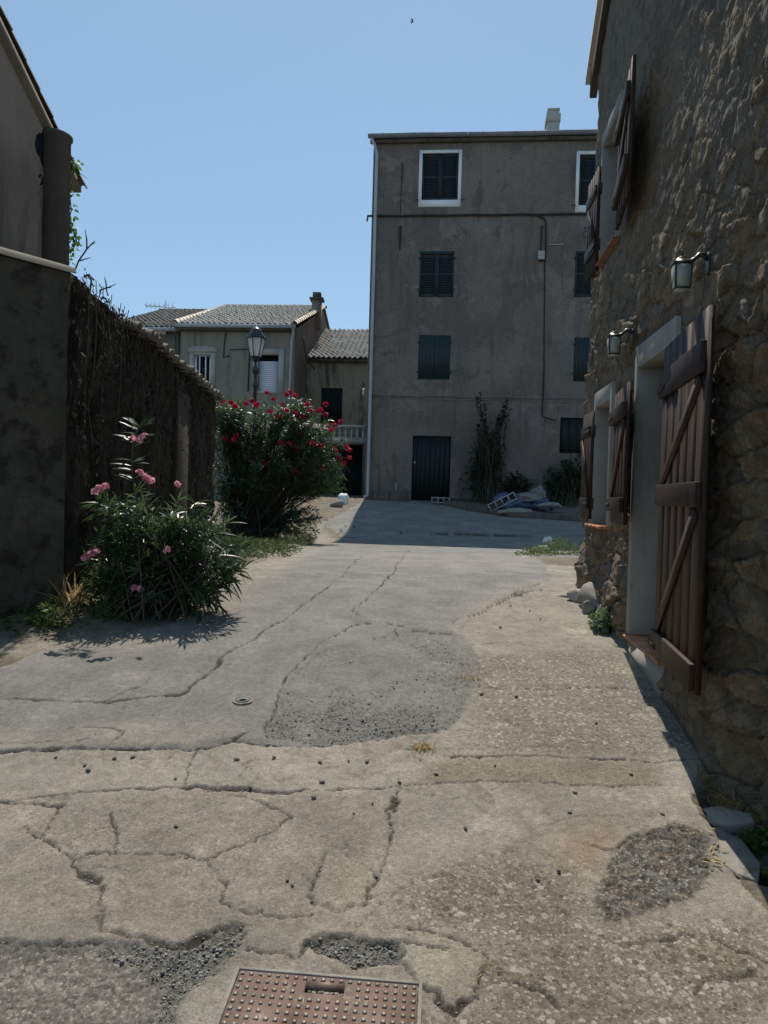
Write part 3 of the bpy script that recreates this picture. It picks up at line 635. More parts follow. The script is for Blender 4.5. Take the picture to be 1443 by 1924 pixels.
m = MB(); a = FA.hit(703, 931); b = FA.hit(766, 924); m.box(FA, a[0], b[0], gb, b[1], 0, .14); m.build('low_ledge', M_facade_d, TH)
m = MB(); a = FA.hit(744, 924)[0]; m.tube([FA(a, FA.hit(744, 924)[1]-.05, .06), FA(a, FA.hit(744, 908)[1], .06)], .02, 6); m.build('stub_pipe', M_gutter, TH)
# ================================================================== FAR HOUSES (behind, left)
a4 = R(4.0); q1 = at(551, 780, 27.0)
FB = Fr((q1.x, q1.y, 0), (math.cos(a4), -math.sin(a4), 0), (-math.sin(a4), -math.cos(a4), 0))
eB = FB.hit(450, 616)[1]; sL = FB.hit(340, 616)[0]; gB = 1.0
wB1 = fr_rect(FB, 364, 667, 396, 728); wB2 = fr_rect(FB, 485, 667, 523, 736)
HB = thing('village_house', FB(sL/2, 1.45), 'two storey house with pale tile roof, chimney and white roller blind behind the street lamp', 'house')
mb = wall_holes(FB, sL, 0, gB, eB, [wB1, wB2], .2); BD = 6.2; rise = 2.2
for s in (0, sL):
    mb.quad(FB(s, gB), FB(s, gB, -2*BD), FB(s, eB, -2*BD), FB(s, eB))
    mb.add([FB(s, eB), FB(s, eB+rise, -BD), FB(s, eB, -2*BD)], [(0, 1, 2)])
mb.quad(FB(sL, gB, -2*BD), FB(0, gB, -2*BD), FB(0, eB, -2*BD), FB(sL, eB, -2*BD))
mb.build('wall', M_far_wall, HB)
m = MB(); m.add([FB(.012, gB, 0), FB(.012, gB, -2*BD), FB(.012, eB, -2*BD), FB(.012, eB+rise, -BD), FB(.012, eB, 0)], [(0, 1, 2, 3, 4)]); m.build('gable_render', M_pink, HB)
sa = math.atan2(rise, BD); sl = math.hypot(rise, BD)
rf = tile_roof2('roof', FB(sL-.12, eB+.06, .3), FB.t, -sL+.2, upv(FB, sa), sl+.28, M_tile, HB)
MB().hexa([FB(s, eB+.06+(rise if k else 0)+a, -BD if k else -2*BD-.2) for s in (sL-.1, .08) for k in (1, 0) for a in (0, .08)]).build('rear_roof', M_tile_d, HB)
m = MB(); tile_row(m, FB(.02, eB+.10, .3), FB(.02, eB+rise+.12, -BD), .1); tile_row(m, FB(sL-.12, eB+.10, .3), FB(sL-.12, eB+rise+.12, -BD), .1); tile_row(m, FB(sL-.2, eB+rise+.1, -BD), FB(.15, eB+rise+.1, -BD), .11); m.build('ridge_tile', M_tile, rf)
m = MB(); m.box(FB, sL-.1, .06, eB-.06, eB+.06, .26, .36); m.build('gutter', M_gutter, HB)
m = MB(); m.box(FB, sL, 0, eB-.14, eB-.05, .0, .25); m.box(FB, sL+.01, -.01, eB+.001, eB+.15, -.12, -.01); m.build('eave_board', M_facade_d, HB)
m = MB(); m.tube([FB(-.02, eB-.02, .3), FB(-.06, eB-.2, .08), FB(-.1, eB-.4, .06), FB(-.22, gB+.3, .06)], .06, 8); m.build('downpipe', M_gutter, HB)
c = at(587, 570, 31.5); c2 = at(604, 570, 31.5); ct = at(596, 553, 31.5).z
m = MB(); cw = (c2.x-c.x); m.box(WORLD, c.x, c2.x, eB+1.0, ct-.25, 31.3, 31.3+cw*1.3); chm = m.build('chimney', M_pink, HB)
m = MB(); m.box(WORLD, c.x-.1, c2.x+.1, ct-.25, ct-.19, 31.2, 31.4+cw*1.3); m.box(WORLD, c.x+.02, c2.x-.02, ct-.19, ct+.05, 31.32, 31.7); m.build('cap', M_facade_d, chm)
def casement(fr, rect, par, mat):
    s0, s1, h0, h1 = rect
    f = surround(MB(), fr, s0+.04, s1-.04, h0+.04, h1-.04, .04, .04, -.12, -.06).build('window_frame', mat, par)
    m = MB()
    for sg, e in ((1, s0+.06), (-1, s1-.06)):
        for a in (0, .26): m.box(fr, e+sg*a*.55-.02, e+sg*a*.55+.02, h0+.06, h1-.06, -.1+(.05 if a == 0 else .12)-.08, -.06+(.05 if a == 0 else .12)-.08)
    m.build('casement', mat, f); return f
casement(FB, wB1, HB, M_white)
m = MB(); s0, s1, h0, h1 = wB1; m.box(FB, s0, s1, h0, h1, -.19, -.18); m.build('dark_glass', M_dark, HB)
m = surround(MB(), FB, *wB1, .16, .0, -.02, .03, .1); m.box(FB, s0-.22, s1+.22, h1+.10, h1+.22, -.01, .05)
for k in range(6): a0, a1 = math.pi*k/6, math.pi*(k+1)/6; cx = (s0+s1)/2; rw = (s1-s0)/2+.2; m.hexa([FB(cx-rw*math.cos(a), h1+.215+q*.10*math.sin(a), d) for a in (a0, a1) for q in (0, 1) for d in (-.01, .045)])
m.build('window_surround', M_far_pale, HB)
s0, s1, h0, h1 = wB2; m = MB(); m.box(FB, s0, s1, h0, h1, -.19, -.18); m.build('dark_glass', M_dark, HB)
m = MB(); hb = FB.hit(500, 678)[1]; n = 16
for k in range(n): a = h0+(hb-h0)*k/n; m.box(FB, s0+.01, s1-.01, a, a+(hb-h0)/n-.006, -.1, -.075)
m.build('roller_blind', mottled('white blind slats', (.62, .66, .74), (.68, .72, .80), 2, rough=.5, bs=.05), HB)
m = surround(MB(), FB, *wB2, .2, .06, -.02, .03, .22); m.build('window_surround', M_far_pale, HB)
HH = lambda fr, x, y, d=.03: fr(*fr.hit(x, y, d), d)
for pl_, r_ in (([(424, 625), (421, 650), (420, 672), (431, 668)], .02), ([(431, 657), (470, 656)], .014), ([(469, 660), (466, 735)], .025), ([(330, 630), (331, 670)], .02)):
    MB().tube([HH(FB, *a) for a in pl_], r_, 6).build('cable', M_cable, HB)
m = MB(); m.tube([HH(FB, 563, 628)+Vector((.1, .4, 0)), HH(FB, 564, 650)+Vector((.1, .4, 0)), HH(FB, 566, 672)+Vector((.15, .5, 0)), HH(FB, 575, 682)+Vector((.2, 1.2, 0))], .025, 6); m.build('cable', M_cable, HB)
# neighbour with the dull roof
eC = eB-.12; sR, sFar = sL-.13, FB.hit(190, 616)[0]
HC = thing('row_house', FB((sR+sFar)/2, 1.45, -.3), 'row house under a dull brown corrugated tile roof, half hidden by the garden wall', 'house')
m = MB(); kk = -.12
m.box(FB, sFar, sR, gB, eC, -2*BD, kk); 
for s in (sFar, sR): m.add([FB(s, eC, kk), FB(s, eC+rise-.1, -BD), FB(s, eC, -2*BD)], [(0, 1, 2)])
m.build('wall', M_far_wall, HC)
tile_roof2('roof', FB(sFar, eC+.06, .18), FB.t, sR-sFar-.05, upv(FB, sa*.975), sl+.2, M_tile_d, HC, sp=.19)
MB().hexa([FB(s, eC+.06+(rise-.1 if k else 0)+a, -BD if k else -2*BD-.2) for s in (sFar, sR) for k in (1, 0) for a in (0, .08)]).build('rear_roof', M_tile_d, HC)
m = MB(); tile_row(m, FB(sFar-.2, eC+rise-.0, -BD), FB(sR, eC+rise-.0, -BD), .11); m.build('ridge_tile', M_tile_d, HC)
m = MB(); m.box(FB, sFar, sR, eC-.07, eC+.05, .14, .24); m.build('gutter', M_gutter, HC)
an = FB.hit(318, 630, -.2)[0]; A0 = FB(an, eC-.2, .2)
AN = thing('television_antenna', A0, 'small metal television antenna in front of the dull brown roof', 'antenna')
m = MB(); m.tube([A0, A0+Vector((0, 0, 1.25))], .022, 6); m.build('mast', M_gutter, AN)
m = MB(); m.tube([A0+Vector((-.75, 0, 1.02)), A0+Vector((.35, 0, .98))], .016, 5)
for k in range(7): x = -.7+k*.16; m.tube([A0+Vector((x, -.2, 1.02)), A0+Vector((x, .2, 1.02))], .009, 4); m.tube([A0+Vector((x, 0, .9)), A0+Vector((x, 0, 1.14))], .009, 4)
m.build('boom', M_gutter, AN)
# low house between
q2 = at(574, 780, 29.0); FC = Fr((q2.x+.02, q2.y, 0), FB.t, FB.n); eD = FC.hit(640, 677)[1]; LW = 8.0
wD = fr_rect(FC, 603, 729, 643, 800)
HD = thing('terrace_house', FC(2.5, 1.4), 'low house with a dark shuttered opening and white baluster terrace, wedged between taller houses', 'house')
mb = wall_holes(FC, 0, LW, gB, eD, [wD], .15); mb.quad(FC(LW, gB), FC(LW, gB, -6), FC(LW, eD, -6), FC(LW, eD)); mb.quad(FC(0, gB, -6), FC(LW, gB, -6), FC(LW, eD, -6), FC(0, eD, -6)); mb.build('wall', mottled('mouldy ochre render', (.30, .255, .185), (.38, .33, .245), .8, (1, 1, 1), (.12, .105, .08), 1.1, (2, 2, .5), (.48, .66), .92, .4, 25, .01, .15), HD)
tile_roof2('roof', FC(.02, eD+.05, .28), FC.t, LW, upv(FC, R(25)), 4.8, M_tile, HD)
m = MB(); m.box(FC, 0.01, LW, eD-.1, eD, 0, .2); m.box(FC, .02, LW, eD+.001, eD+.16, -.12, -.01); m.build('eave_board', M_facade_d, HD)
s0, s1, h0, h1 = wD
for a, b in ((s0, (s0+s1)/2-.005), ((s0+s1)/2+.005, s1)): planks(FC, a, b, h0, h1, -.05, -.015, 4).build('shutter', M_door_d, HD)
# terrace in front
hT = at(665, 826, 27.5).z; sA, sB = -.3, FC.hit(730, 826, 1.5)[0]
m = MB(); m.box(FC, sA, sB, hT-.16, hT, .01, 1.55); m.build('terrace_slab', M_far_pale, HD)
hR = at(665, 800, 27.5).z
m = MB(); m.box(FC, sA, sB, hR-.09, hR, 1.36, 1.54); m.box(FC, sA, sB, hT+.002, hT+.06, 1.38, 1.52); m.build('handrail', M_far_pale, HD)
hh = hR-.09-hT-.06; n = int((sB-sA)/.215)
for k in range(n):
    m = MB(); p = FC(sA+.12+k*.215, hT+.06, 1.45)
    m.lathe(p, [(.055, 0), (.055, .04), (.03, .07), (.065, hh*.35), (.06, hh*.45), (.03, hh*.78), (.03, hh*.85), (.055, hh*.9), (.055, hh)], 8); m.build('baluster', M_far_pale, HD, smooth=True)
for a, b in ((FC.hit(681, 880, 1.5)[0], sB), (sA, FC.hit(600, 880, 1.5)[0])): m = MB(); m.box(FC, a, b, gB, hT-.16, 1.2, 1.54); m.build('terrace_pier', M_facade_d, HD)
m = MB(); m.box(FC, sA, sB, gB, hT-.17, .2, .25); m.build('garage_door', M_door_d, HD)
p = at(683, 737, 27.4); m = MB(); m.box(WORLD, p.x-.04, p.x+.04, p.z-.14, p.z+.14, 27.3, 27.4)
tag(m.build('meter_box', M_white), 'small white upright box on the corner beside the tall house downpipe', 'meter box')
# ================================================================== STONE HOUSE (right)
aS = R(5.1); q3 = at(1096, 1000, 7.9)
FS = Fr((q3.x, q3.y, 0), (-math.sin(aS), -math.cos(aS), 0), (-math.cos(aS), math.sin(aS), 0))
ev = FS.hit(1097, 238, .05); rk = FS.hit(1133, 0, .05); vsl = (rk[1]-ev[1])/(rk[0]-ev[0]); h_e = ev[1]-vsl*ev[0]
S_AP, S_END = 4.6, 10.5
topf = lambda s: h_e + vsl*np.minimum(s, 2*S_AP-s)
dS0 = FS.hit(1198, 900)[0]; door = (dS0, dS0+.86, FS.hit(1187, 1200)[1]+.03, FS.hit(1201, 695)[1])
wS0 = FS.hit(1121, 880)[0]; win = (wS0, wS0+.66, FS.hit(1120, 984)[1], FS.hit(1123, 768)[1])
uS0 = FS.hit(1134, 400)[0]; uwin = (uS0, uS0+.72, FS.hit(1131, 494)[1], FS.hit(1140, 272)[1])
ss = np.concatenate([np.arange(0, 3, .0155), np.arange(3, 5.3, .0095), np.arange(5.3, S_END+.05, .07)]); hs = np.concatenate([np.arange(-.2, 3.4, .011), np.arange(3.4, 5.2, .0155), np.arange(5.2, 8.6, .04)])
SS, HS = np.meshgrid(ss, hs)
wx = SS + .05*fbm(SS*4, HS*4, 101, 3) + .045*fbm(SS*17, HS*17, 161, 4); wy = HS + .05*fbm(SS*4, HS*4, 102, 3) + .04*fbm(SS*17, HS*17, 162, 4)
f1, f21, cid_s, ox, oy = voro(wx/.40, wy/.19, 111, .9)
b1, b21, cid_b, bx_, by_ = voro(wx/.13, wy/.09, 121, .95)
low = 1-sm(2.2, 4.4, HS+.6*fbm(SS*1.5, HS*1.5, 103, 3))     # lower part: open joints, upper part: mortar smeared over
stone = sm(.02, .22, f21)
stone = sm(.0, .075, f21)
D = stone*(.008+.020*low) + (cid_s-.5)*(.012+.030*low)*stone + (ox*(cid_b-.5)+oy*(cid_s-.5))*(.03+.05*low)*stone
rdg = .5-np.abs(fbm(SS*6, HS*9, 151, 4))*2.2
D = D + .8*(sm(.0, .10, b21)*.010 + (cid_b-.5)*.024) + .016*fbm(SS*3, HS*3, 104, 4) + .020*fbm(SS*10, HS*14, 105, 5) + .020*rdg*fbm(SS*14, HS*18, 152, 3) + .009*fbm(SS*42, HS*42, 106, 3) + .012*np.abs(fbm(SS*23, HS*27, 163, 3))
D = D + .03*fbm(SS*.8, HS*.8, 107, 2) - .016 - .17*sm(3.85, 4.3, SS)*(1-sm(1.6, 2.7, HS))
pier = sm(3.76, 3.84, SS + .05*fbm(HS*5, SS*0+3, 108, 3))*(1-sm(2.1, 2.9, HS))
D = D*(.5+.5*low)
D = D + pier*(.0 + .05*fbm(SS*2.5, HS*2.5, 109, 3)) + .06*(1-sm(.35, .8, HS-.32+.07*(SS-3)))*sm(.0, .3, fbm(SS*2, HS*3, 110, 3)+.3)*np.where(SS < 2.1, 1, 0)
for o_ in (door, win, uwin):             # flat near the plaster surrounds
    e = np.maximum(np.maximum(o_[0]-.12-SS, SS-o_[1]-.12), np.maximum(o_[2]-.06-HS, HS-o_[3]-.14)); k = sm(0, .12, e); D = D*k + (1-k)*(-.005)
for a_, b_, h0_, h1_ in ((0, win[1]+.7, win[2]-.1, win[3]+.25), (0, uwin[1]+.7, uwin[2]-.2, uwin[3]+.4), (door[1], door[1]+.85, 0, door[3]+.3)):
    k = sm(-.02, .1, SS-a_)*sm(-.02, .1, b_-SS)*sm(-.05, .08, HS-h0_)*sm(-.05, .08, h1_-HS); D = np.where(D > .012, D*(1-k)+.012*k, D)
SJ = SS + np.where(SS < .12, (.05*fbm(HS*9, HS*0+2, 131, 4)+.04*(voro(HS/.17, HS*0+.5, 133)[2]-.5))*(1-SS/.12), 0)
HC_ = np.minimum(HS, topf(SS)-.02)
V = np.array(FS.o)[None] + np.array(FS.t)[None]*SJ.ravel()[:, None] + np.array(FS.n)[None]*D.ravel()[:, None] + np.array([0, 0, 1.])[None]*HC_.ravel()[:, None]
ii = np.arange(SS.size).reshape(SS.shape); q = np.stack([ii[:-1, :-1], ii[:-1, 1:], ii[1:, 1:], ii[1:, :-1]], -1).reshape(-1, 4)
cs = (SS[:-1, :-1]+.008).ravel(); chh = (HS[:-1, :-1]+.008).ravel(); keep = chh < topf(cs)
for o_ in (door, win, uwin): keep &= ~((cs > o_[0]-.02) & (cs < o_[1]+.02) & (chh > o_[2]-.02) & (chh < o_[3]+.02))
q = q[keep]; u, inv = np.unique(q, return_inverse=True)
m, nt, b = newmat('rough field stone'); v = coords(nt)
cst = nd(nt, 'ShaderNodeValToRGB'); e = cst.color_ramp.elements; e[0].color = (.095, .077, .06, 1); e[1].color = (.38, .34, .275, 1)
for p, c in ((.22, (.26, .21, .15, 1)), (.38, (.14, .122, .10, 1)), (.55, (.215, .20, .185, 1)), (.7, (.29, .222, .15, 1)), (.85, (.17, .147, .118, 1))): x = e.new(p); x.color = c
L(nt, attr(nt, 'cid'), cst.inputs['Fac']); nB = noise(nt, v, 11, 8, .7, .5); nC = noise(nt, v, 60, 6, .75)
c = mixc(nt, rng(nt, nB, .35, .65), cst.outputs[0], mixc(nt, .5, cst.outputs[0], (.06, .052, .042)))
c = mixc(nt, rng(nt, noise(nt, v, 5, 7, .7, .6), .56, .68), c, (.19, .165, .13))
c = mixc(nt, attr(nt, 'mort'), c, mixc(nt, rng(nt, nC, .35, .65), (.17, .150, .122), (.235, .212, .175)))
c = mixc(nt, rng(nt, noise(nt, v, 7, 6, .7), .63, .72), c, (.20, .135, .075))
c = mixc(nt, 1.0, c, rng(nt, nC, .3, .7, .7, 1.3), 'MULTIPLY'); c = mixc(nt, 1.0, c, (1.0, .92, .80), 'MULTIPLY')
c = mixc(nt, attr(nt, 'joint'), c, (.045, .038, .03))
L(nt, c, b.inputs['Base Color']); b.inputs['Roughness'].default_value = .82; b.inputs['Specular IOR Level'].default_value = .3
p = bump(nt, b, nC, 1.0, .014); bump(nt, b, noise(nt, v, 170, 4, .8), .6, .004, p); M_stone = m
SHO = thing('stone_house', FS(3, .4, 0), 'rough stone house on the right with open brown plank shutters and grey cement door surround', 'house')
mort = (1-sm(.03, .085, f21))*np.clip(1.25-low, .35, 1) + (1-low)*.45*sm(-.1, .25, fbm(SS*2, HS*2, 140, 4)); joint = low*(1-sm(.0, .05, f21))*sm(-.15, .15, fbm(SS*3, HS*3, 171, 3))*.95
mesh_np('wall', V[u], [inv.reshape(-1, 4)], M_stone, SHO, None, True, dict(cid=(.65*cid_s+.35*cid_b).ravel()[u], mort=np.clip(mort, 0, 1).ravel()[u], joint=joint.ravel()[u]))
m = MB()   # the faces away from the lane
tp = [FS(s, float(topf(s))-.03, -.02) for s in (.02, S_AP, S_END)]
m.quad(FS(0, -.3, -.02), FS(0, -.3, -7), FS(0, h_e-.03, -7), FS(0, h_e-.03, -.02)); m.build('rear_wall', M_facade_d, SHO)
m = MB(); m.quad(FS(S_END, -.3, -.02), FS(S_END, -.3, -7), FS(S_END, float(topf(S_END)), -7), FS(S_END, float(topf(S_END)), -.02))
m.build('rear_wall', M_facade_d, SHO)
m = MB()
for s0, s1 in ((-.22, S_AP), (S_AP, S_END+.2)):
    P0, P1 = [(s, h_e+vsl*min(s, 2*S_AP-s)) for s in (s0, s1)]
    m.hexa([FS(s, h+a, d) for s, h in (P0, P1) for a in (0, .09) for d in (.10, -7.2)])
m.build('roof', M_tile, SHO)
m = MB(); P0, P1 = [(s, h_e+vsl*s) for s in (-.20, S_AP)]
m.hexa([FS(s, h+a, d) for s, h in (P0, P1) for a in (-.17, -.005) for d in (-.02, .055)]); m.build('verge_band', M_facade_d, SHO)
def recess(o_, depth, band, lint, name='opening_surround', proud=.03, sillband=0):
    m = MB(); s0, s1, h0, h1 = o_; k = -depth
    m.box(FS, s0-band, s0, h0-sillband, h1+lint, k, proud); m.box(FS, s1, s1+band, h0-sillband, h1+lint, k, proud); m.box(FS, s0, s1, h1, h1+lint, k, proud)
    m.build(name, M_cem, SHO, bevel=.006)
recess(door, .30, .085, .17); recess(win, .28, .07, .15); recess(uwin, .28, .06, .14)
def sill_tiles(o_, h, out=.07):
    m = MB(); s0, s1 = o_[0]-.05, o_[1]+.05; n = 4
    for k in range(n):
        a, b_ = s0+(s1-s0)*k/n+.003, s0+(s1-s0)*(k+1)/n-.003
        m.box(FS, a, b_, h-.028, h, -.25, out-.014); m.tube([FS(a, h-.014, out-.014), FS(b_, h-.014, out-.014)], .0145, 8)
    m.build('sill', M_terra, SHO)
sill_tiles(door, door[2], .06); sill_tiles(win, win[2], .09); M_terra = M_terra_shade; sill_tiles(uwin, uwin[2], .06)
m = MB(); m.box(FS, door[0], door[1], door[2]-.25, door[2]-.03, -.25, .03); m.build('door_step', M_cem, SHO)
planks(FS, door[0], door[1], door[2], door[3], -.28, -.24, 6).build('door', M_wood_d, SHO)
for o_ in (win, uwin):
    m = MB(); m.box(FS, o_[0], o_[1], o_[2], o_[3], -.27, -.25); m.build('dark_glass', M_dark, SHO)
    surround(MB(), FS, o_[0]+.05, o_[1]-.05, o_[2]+.05, o_[3]-.05, .05, .05, -.248, -.21).build('window_frame', M_wood, SHO)
def shutter(s, h0, h1, w, d, ang, toward, battens, braces, n=5, bd=.035):
    """plank shutter hung at s; toward=+1 folds back towards the camera, -1 towards the far corner"""
    base = Fr(FS(s, 0, d), FS.t*toward, FS.n); f = base.sub(0, 0, 0, R(ang))
    o = planks(f, 0, w, h0, h1, 0, .028, n).build('shutter', M_wood, SHO)
    for a, bh in battens: m = MB(); m.box(f, .02, w-.02, a, a+bh, .0285, .0285+bd); m.build('batten', M_wood, o, bevel=.004)
    for (sa_, ha), (sb_, hb_) in braces:
        m = MB(); dv = Vector((sb_-sa_, hb_-ha)).normalized(); pr = Vector((-dv.y, dv.x))*.045
        m.prism([f(sa_+pr.x, ha+pr.y, .0288), f(sa_-pr.x, ha-pr.y, .0288), f(sb_-pr.x, hb_-pr.y, .0288), f(sb_+pr.x, hb_+pr.y, .0288)], f.n*.016); m.build('brace', M_wood, o)
    for a in (battens[0][0]+.05, battens[-1][0]+.05):
        m = MB(); m.tube([f(-.015, a-.05, .0), f(-.015, a+.06, .0)], .012, 6); m.box(f, -.02, .2, a-.017, a+.017, .0288+bd, .034+bd); m.build('hinge', M_iron, o)
    return f
DD = .045
bt = FS.hit(1283, 1298, .16)[1]; tt = FS.hit(1308, 577, .2)[1]; wd_ = .80
hB_ = FS.hit(1240, 1237, .1)[1]; hM_ = FS.hit(1240, 950, .1)[1]; hT_ = tt-.33
ds_ = FS.hit(1238, 900, .07)[0]; wd_ = FS.hit(1322, 900, .15)[0]-ds_
shutter(ds_, bt+.02, tt, wd_, DD-.01, 4.5, 1, [(hB_, .14), (hM_, .13), (hT_, .16)], [((.1, hB_+.15), (wd_-.1, hM_-.02)), ((.1, hM_+.14), (wd_-.1, hT_-.02))], 6, .03)
b_ = FS.hit(1168, 985, .12)[1]; t_ = FS.hit(1170, 728, .12)[1]
s_ = FS.hit(1150, 880, .07)[0]; sw = FS.hit(1187, 880, .10)[0]-s_
shutter(s_, b_, t_, sw, DD, 5, 1, [(b_+.09, .11), (t_-.25, .11)], [((.07, b_+.21), (sw-.07, t_-.27))])
shutter(win[0]-.02, b_-.01, t_, .42, .03, 1.5, -1, [(b_+.09, .11), (t_-.25, .11)], [((.07, b_+.21), (.4, t_-.27))], bd=.02)
b_ = FS.hit(1160, 412, .12)[1]; t_ = FS.hit(1190, 132, .12)[1]
s_ = FS.hit(1161, 300, .08)[0]; sw = FS.hit(1196, 300, .12)[0]-s_
shutter(s_, b_, t_, sw, DD+.01, 6, 1, [(b_+.16, .12), (t_-.28, .11)], [((.07, b_+.29), (sw-.07, t_-.30))])
shutter(uwin[0]-.02, b_-.02, t_, .50, .03, 1.5, -1, [(b_+.16, .12), (t_-.28, .11)], [((.07, b_+.29), (.42, t_-.30))], bd=.02)
# wall lanterns -------------------------------------------------------
def wall_lantern():
    t = thing('wall_lantern', (0, 0, 0), 'x', 'wall lamp', 'black wall lanterns on the stone house')
    F0 = Fr((0, 0, 0), (1, 0, 0), (0, 1, 0))          # d (out of the wall) is +y
    m = MB(); m.prism([F0(.045*math.cos(a), .0+.10*math.sin(a)*1.0-.02, 0) for a in np.linspace(0, 2*math.pi, 15)[:-1]], (0, .022, 0)); m.build('wall_plate', M_blackmetal, t, bevel=.004)
    m = MB(); m.tube([F0(0, .02, .02), F0(0, .055, .05), F0(0, .06, .09), F0(0, .03, .12), F0(0, .01, .16), F0(0, .012, .2)], [.022, .026, .024, .017, .014, .013], 8); m.build('arm', M_blackmetal, t, smooth=True)
    c = .235; w = .068; wt = .060
    cg = MB()
    for sx in (-1, 1):
        for sy in (-1, 1): cg.hexa([F0(sx*(wt if hh < -.1 else w)+a, hh, c+sy*(wt if hh < -.1 else w)+b2) for a in (-.006, .006) for hh in (-.235, -.03) for b2 in (-.006, .006)])
    for hh, ww in ((-.235, wt), (-.03, w)):
        for sg in (-1, 1): cg.box(F0, -ww-.008, ww+.008, hh-.006, hh+.008, c+sg*ww-.007, c+sg*ww+.007); cg.box(F0, sg*ww-.007, sg*ww+.007, hh-.0055, hh+.0085, c-ww-.008, c+ww+.008)
    cg.build('cage', M_blackmetal, t)
    for k in range(4):
        m = MB(); dx, dy = [(0, -1), (1, 0), (0, 1), (-1, 0)][k]
        P_ = []
        for e in (-1, 1):
            for hh, ww in ((-.232, wt), (-.027, w)):
                for th in (0, .003): P_.append(F0(dx*(ww-th)+(e*(ww-.004) if dx == 0 else 0), hh, c+dy*(ww-th)+(e*(ww-.004) if dy == 0 else 0)))
        m.hexa(P_); m.build('glass_pane', M_frost, t)
    m = MB(); m.lathe(F0(0, 0, c), [(.112, -.024), (.108, -.012), (.058, .022), (.05, .026), (.05, .036), (.03, .042)], 4, math.pi/4); m.build('roof_cap', M_blackmetal, t)
    m = MB(); m.lathe(F0(0, 0, c), [(.010, .042), (.010, .055), (.006, .06), (.008, .085), (.002, .105)], 8); m.build('finial', M_blackmetal, t, smooth=True)
    m = MB(); m.lathe(F0(0, 0, c), [(.078, -.250), (.078, -.242)], 4, math.pi/4); m.build('bottom_glass', M_opal, t)
    m = MB(); m.lathe(F0(0, 0, c), [(.016, -.03), (.016, -.07), (.028, -.11), (.030, -.13), (.02, -.16), (.004, -.165)], 10); m.build('bulb', M_opal, t, smooth=True)
    return t
lan = wall_lantern(); rot = math.atan2(FS.n.y, FS.n.x)-math.pi/2
for k, (px, py, lab) in enumerate(((1337, 492, 'larger looking black lantern with frosted glass above the near door shutter of the stone house'), (1193, 630, 'smaller looking black lantern with frosted glass above the narrow lower window of the stone house'))):
    o = lan if k == 0 else copy_tree(lan); hit = FS.hit(px, py, .02); o.location = FS(hit[0], hit[1], .03); o.rotation_euler.z = rot; o.scale = (.64,)*3; o['label'] = lab
# ================================================================== GARDEN WALL (left)
aG = R(1.5); qg = at(118, 1133, 6.2)
FG = Fr((qg.x, qg.y, 0), (-math.sin(aG), math.cos(aG), 0), (math.cos(aG), math.sin(aG), 0))
tG = Vector((-.66, -.75, 0)).normalized(); FGf = Fr((qg.x, qg.y, 0), tG, (-tG.y, tG.x, 0))
if FGf.n.y > 0: FGf.n = -FGf.n
h_c = at(130, 506, 6.2).z; hg1 = FG.hit(405, 742); hsl = (hg1[1]-h_c)/hg1[0]; GEND = hg1[0]
GW = thing('garden_wall', FG(3, .6), 'high dark garden wall overgrown with dead ivy, leading back along the left of the lane', 'wall')
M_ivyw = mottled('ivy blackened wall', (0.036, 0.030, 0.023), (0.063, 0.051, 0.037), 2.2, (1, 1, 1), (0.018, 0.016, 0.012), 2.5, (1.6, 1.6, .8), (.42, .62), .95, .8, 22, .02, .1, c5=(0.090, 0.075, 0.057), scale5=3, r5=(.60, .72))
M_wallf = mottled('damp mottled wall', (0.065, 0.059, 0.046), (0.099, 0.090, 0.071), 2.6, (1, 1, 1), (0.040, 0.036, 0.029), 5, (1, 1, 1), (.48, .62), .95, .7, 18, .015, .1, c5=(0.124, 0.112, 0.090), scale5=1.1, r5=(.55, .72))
def rough_wall(name, fr, s0, s1, h0, topfn, amp, seed, mat, par, st=.022, streak=True, edge=False):
    a = np.arange(s0, s1+st/2, st); bq = np.linspace(0, 1, int(3.0/st)); S, T = np.meshgrid(a, bq); Hh = h0+T*(topfn(S)-h0)
    if streak: Dd = amp*(fbm(S*6, Hh*3.6, seed, 5) + .7*fbm(S*22, Hh*9, seed+3, 3) + .5*fbm(S*2, Hh*2, seed+5, 3))
    else: Dd = amp*(fbm(S*3, Hh*3, seed, 5)+.4*fbm(S*20, Hh*20, seed+2, 3))
    Dd = Dd*np.where(edge, sm(0, .15, S-s0+0*S), 1)
    Vv = np.array(fr.o)[None]+np.array(fr.t)[None]*S.ravel()[:, None]+np.array(fr.n)[None]*Dd.ravel()[:, None]+np.array([0, 0, 1.])[None]*Hh.ravel()[:, None]
    i_ = np.arange(S.size).reshape(S.shape); qq = np.stack([i_[:-1, :-1], i_[:-1, 1:], i_[1:, 1:], i_[1:, :-1]], -1).reshape(-1, 4)
    return mesh_np(name, Vv, [qq], mat, par, None, True)
topG = lambda S: h_c - .05*sm(.1, .8, S) + hsl*S + .05*fbm(S*3, S*0, 201, 4)
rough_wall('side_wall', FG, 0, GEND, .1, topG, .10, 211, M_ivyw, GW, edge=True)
hf = at(0, 470, 5.8).z; fl = 3.0
topF = lambda S: h_c - .03 + 0*S
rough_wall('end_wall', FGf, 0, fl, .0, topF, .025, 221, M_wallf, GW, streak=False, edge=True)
m = MB(); m.hexa([FG(s, h, d) for s in (.02, GEND) for h in (.1, h_c+hsl*s-.14) for d in (-.05, -.38)]); m.hexa([FGf(s, h, d) for s in (.0, fl) for h in (0, h_c-.06) for d in (-.05, -.32)])
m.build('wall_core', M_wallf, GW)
m = MB(); tile_row(m, FGf(fl, h_c-.02, -.03), FGf(-.02, h_c-.02, -.03), .065, None, .9); m.build('ridge_coping', mottled('pale cement coping', (0.156, 0.146, 0.130), (0.198, 0.187, 0.166), 4, rough=.9, bs=.4), GW)
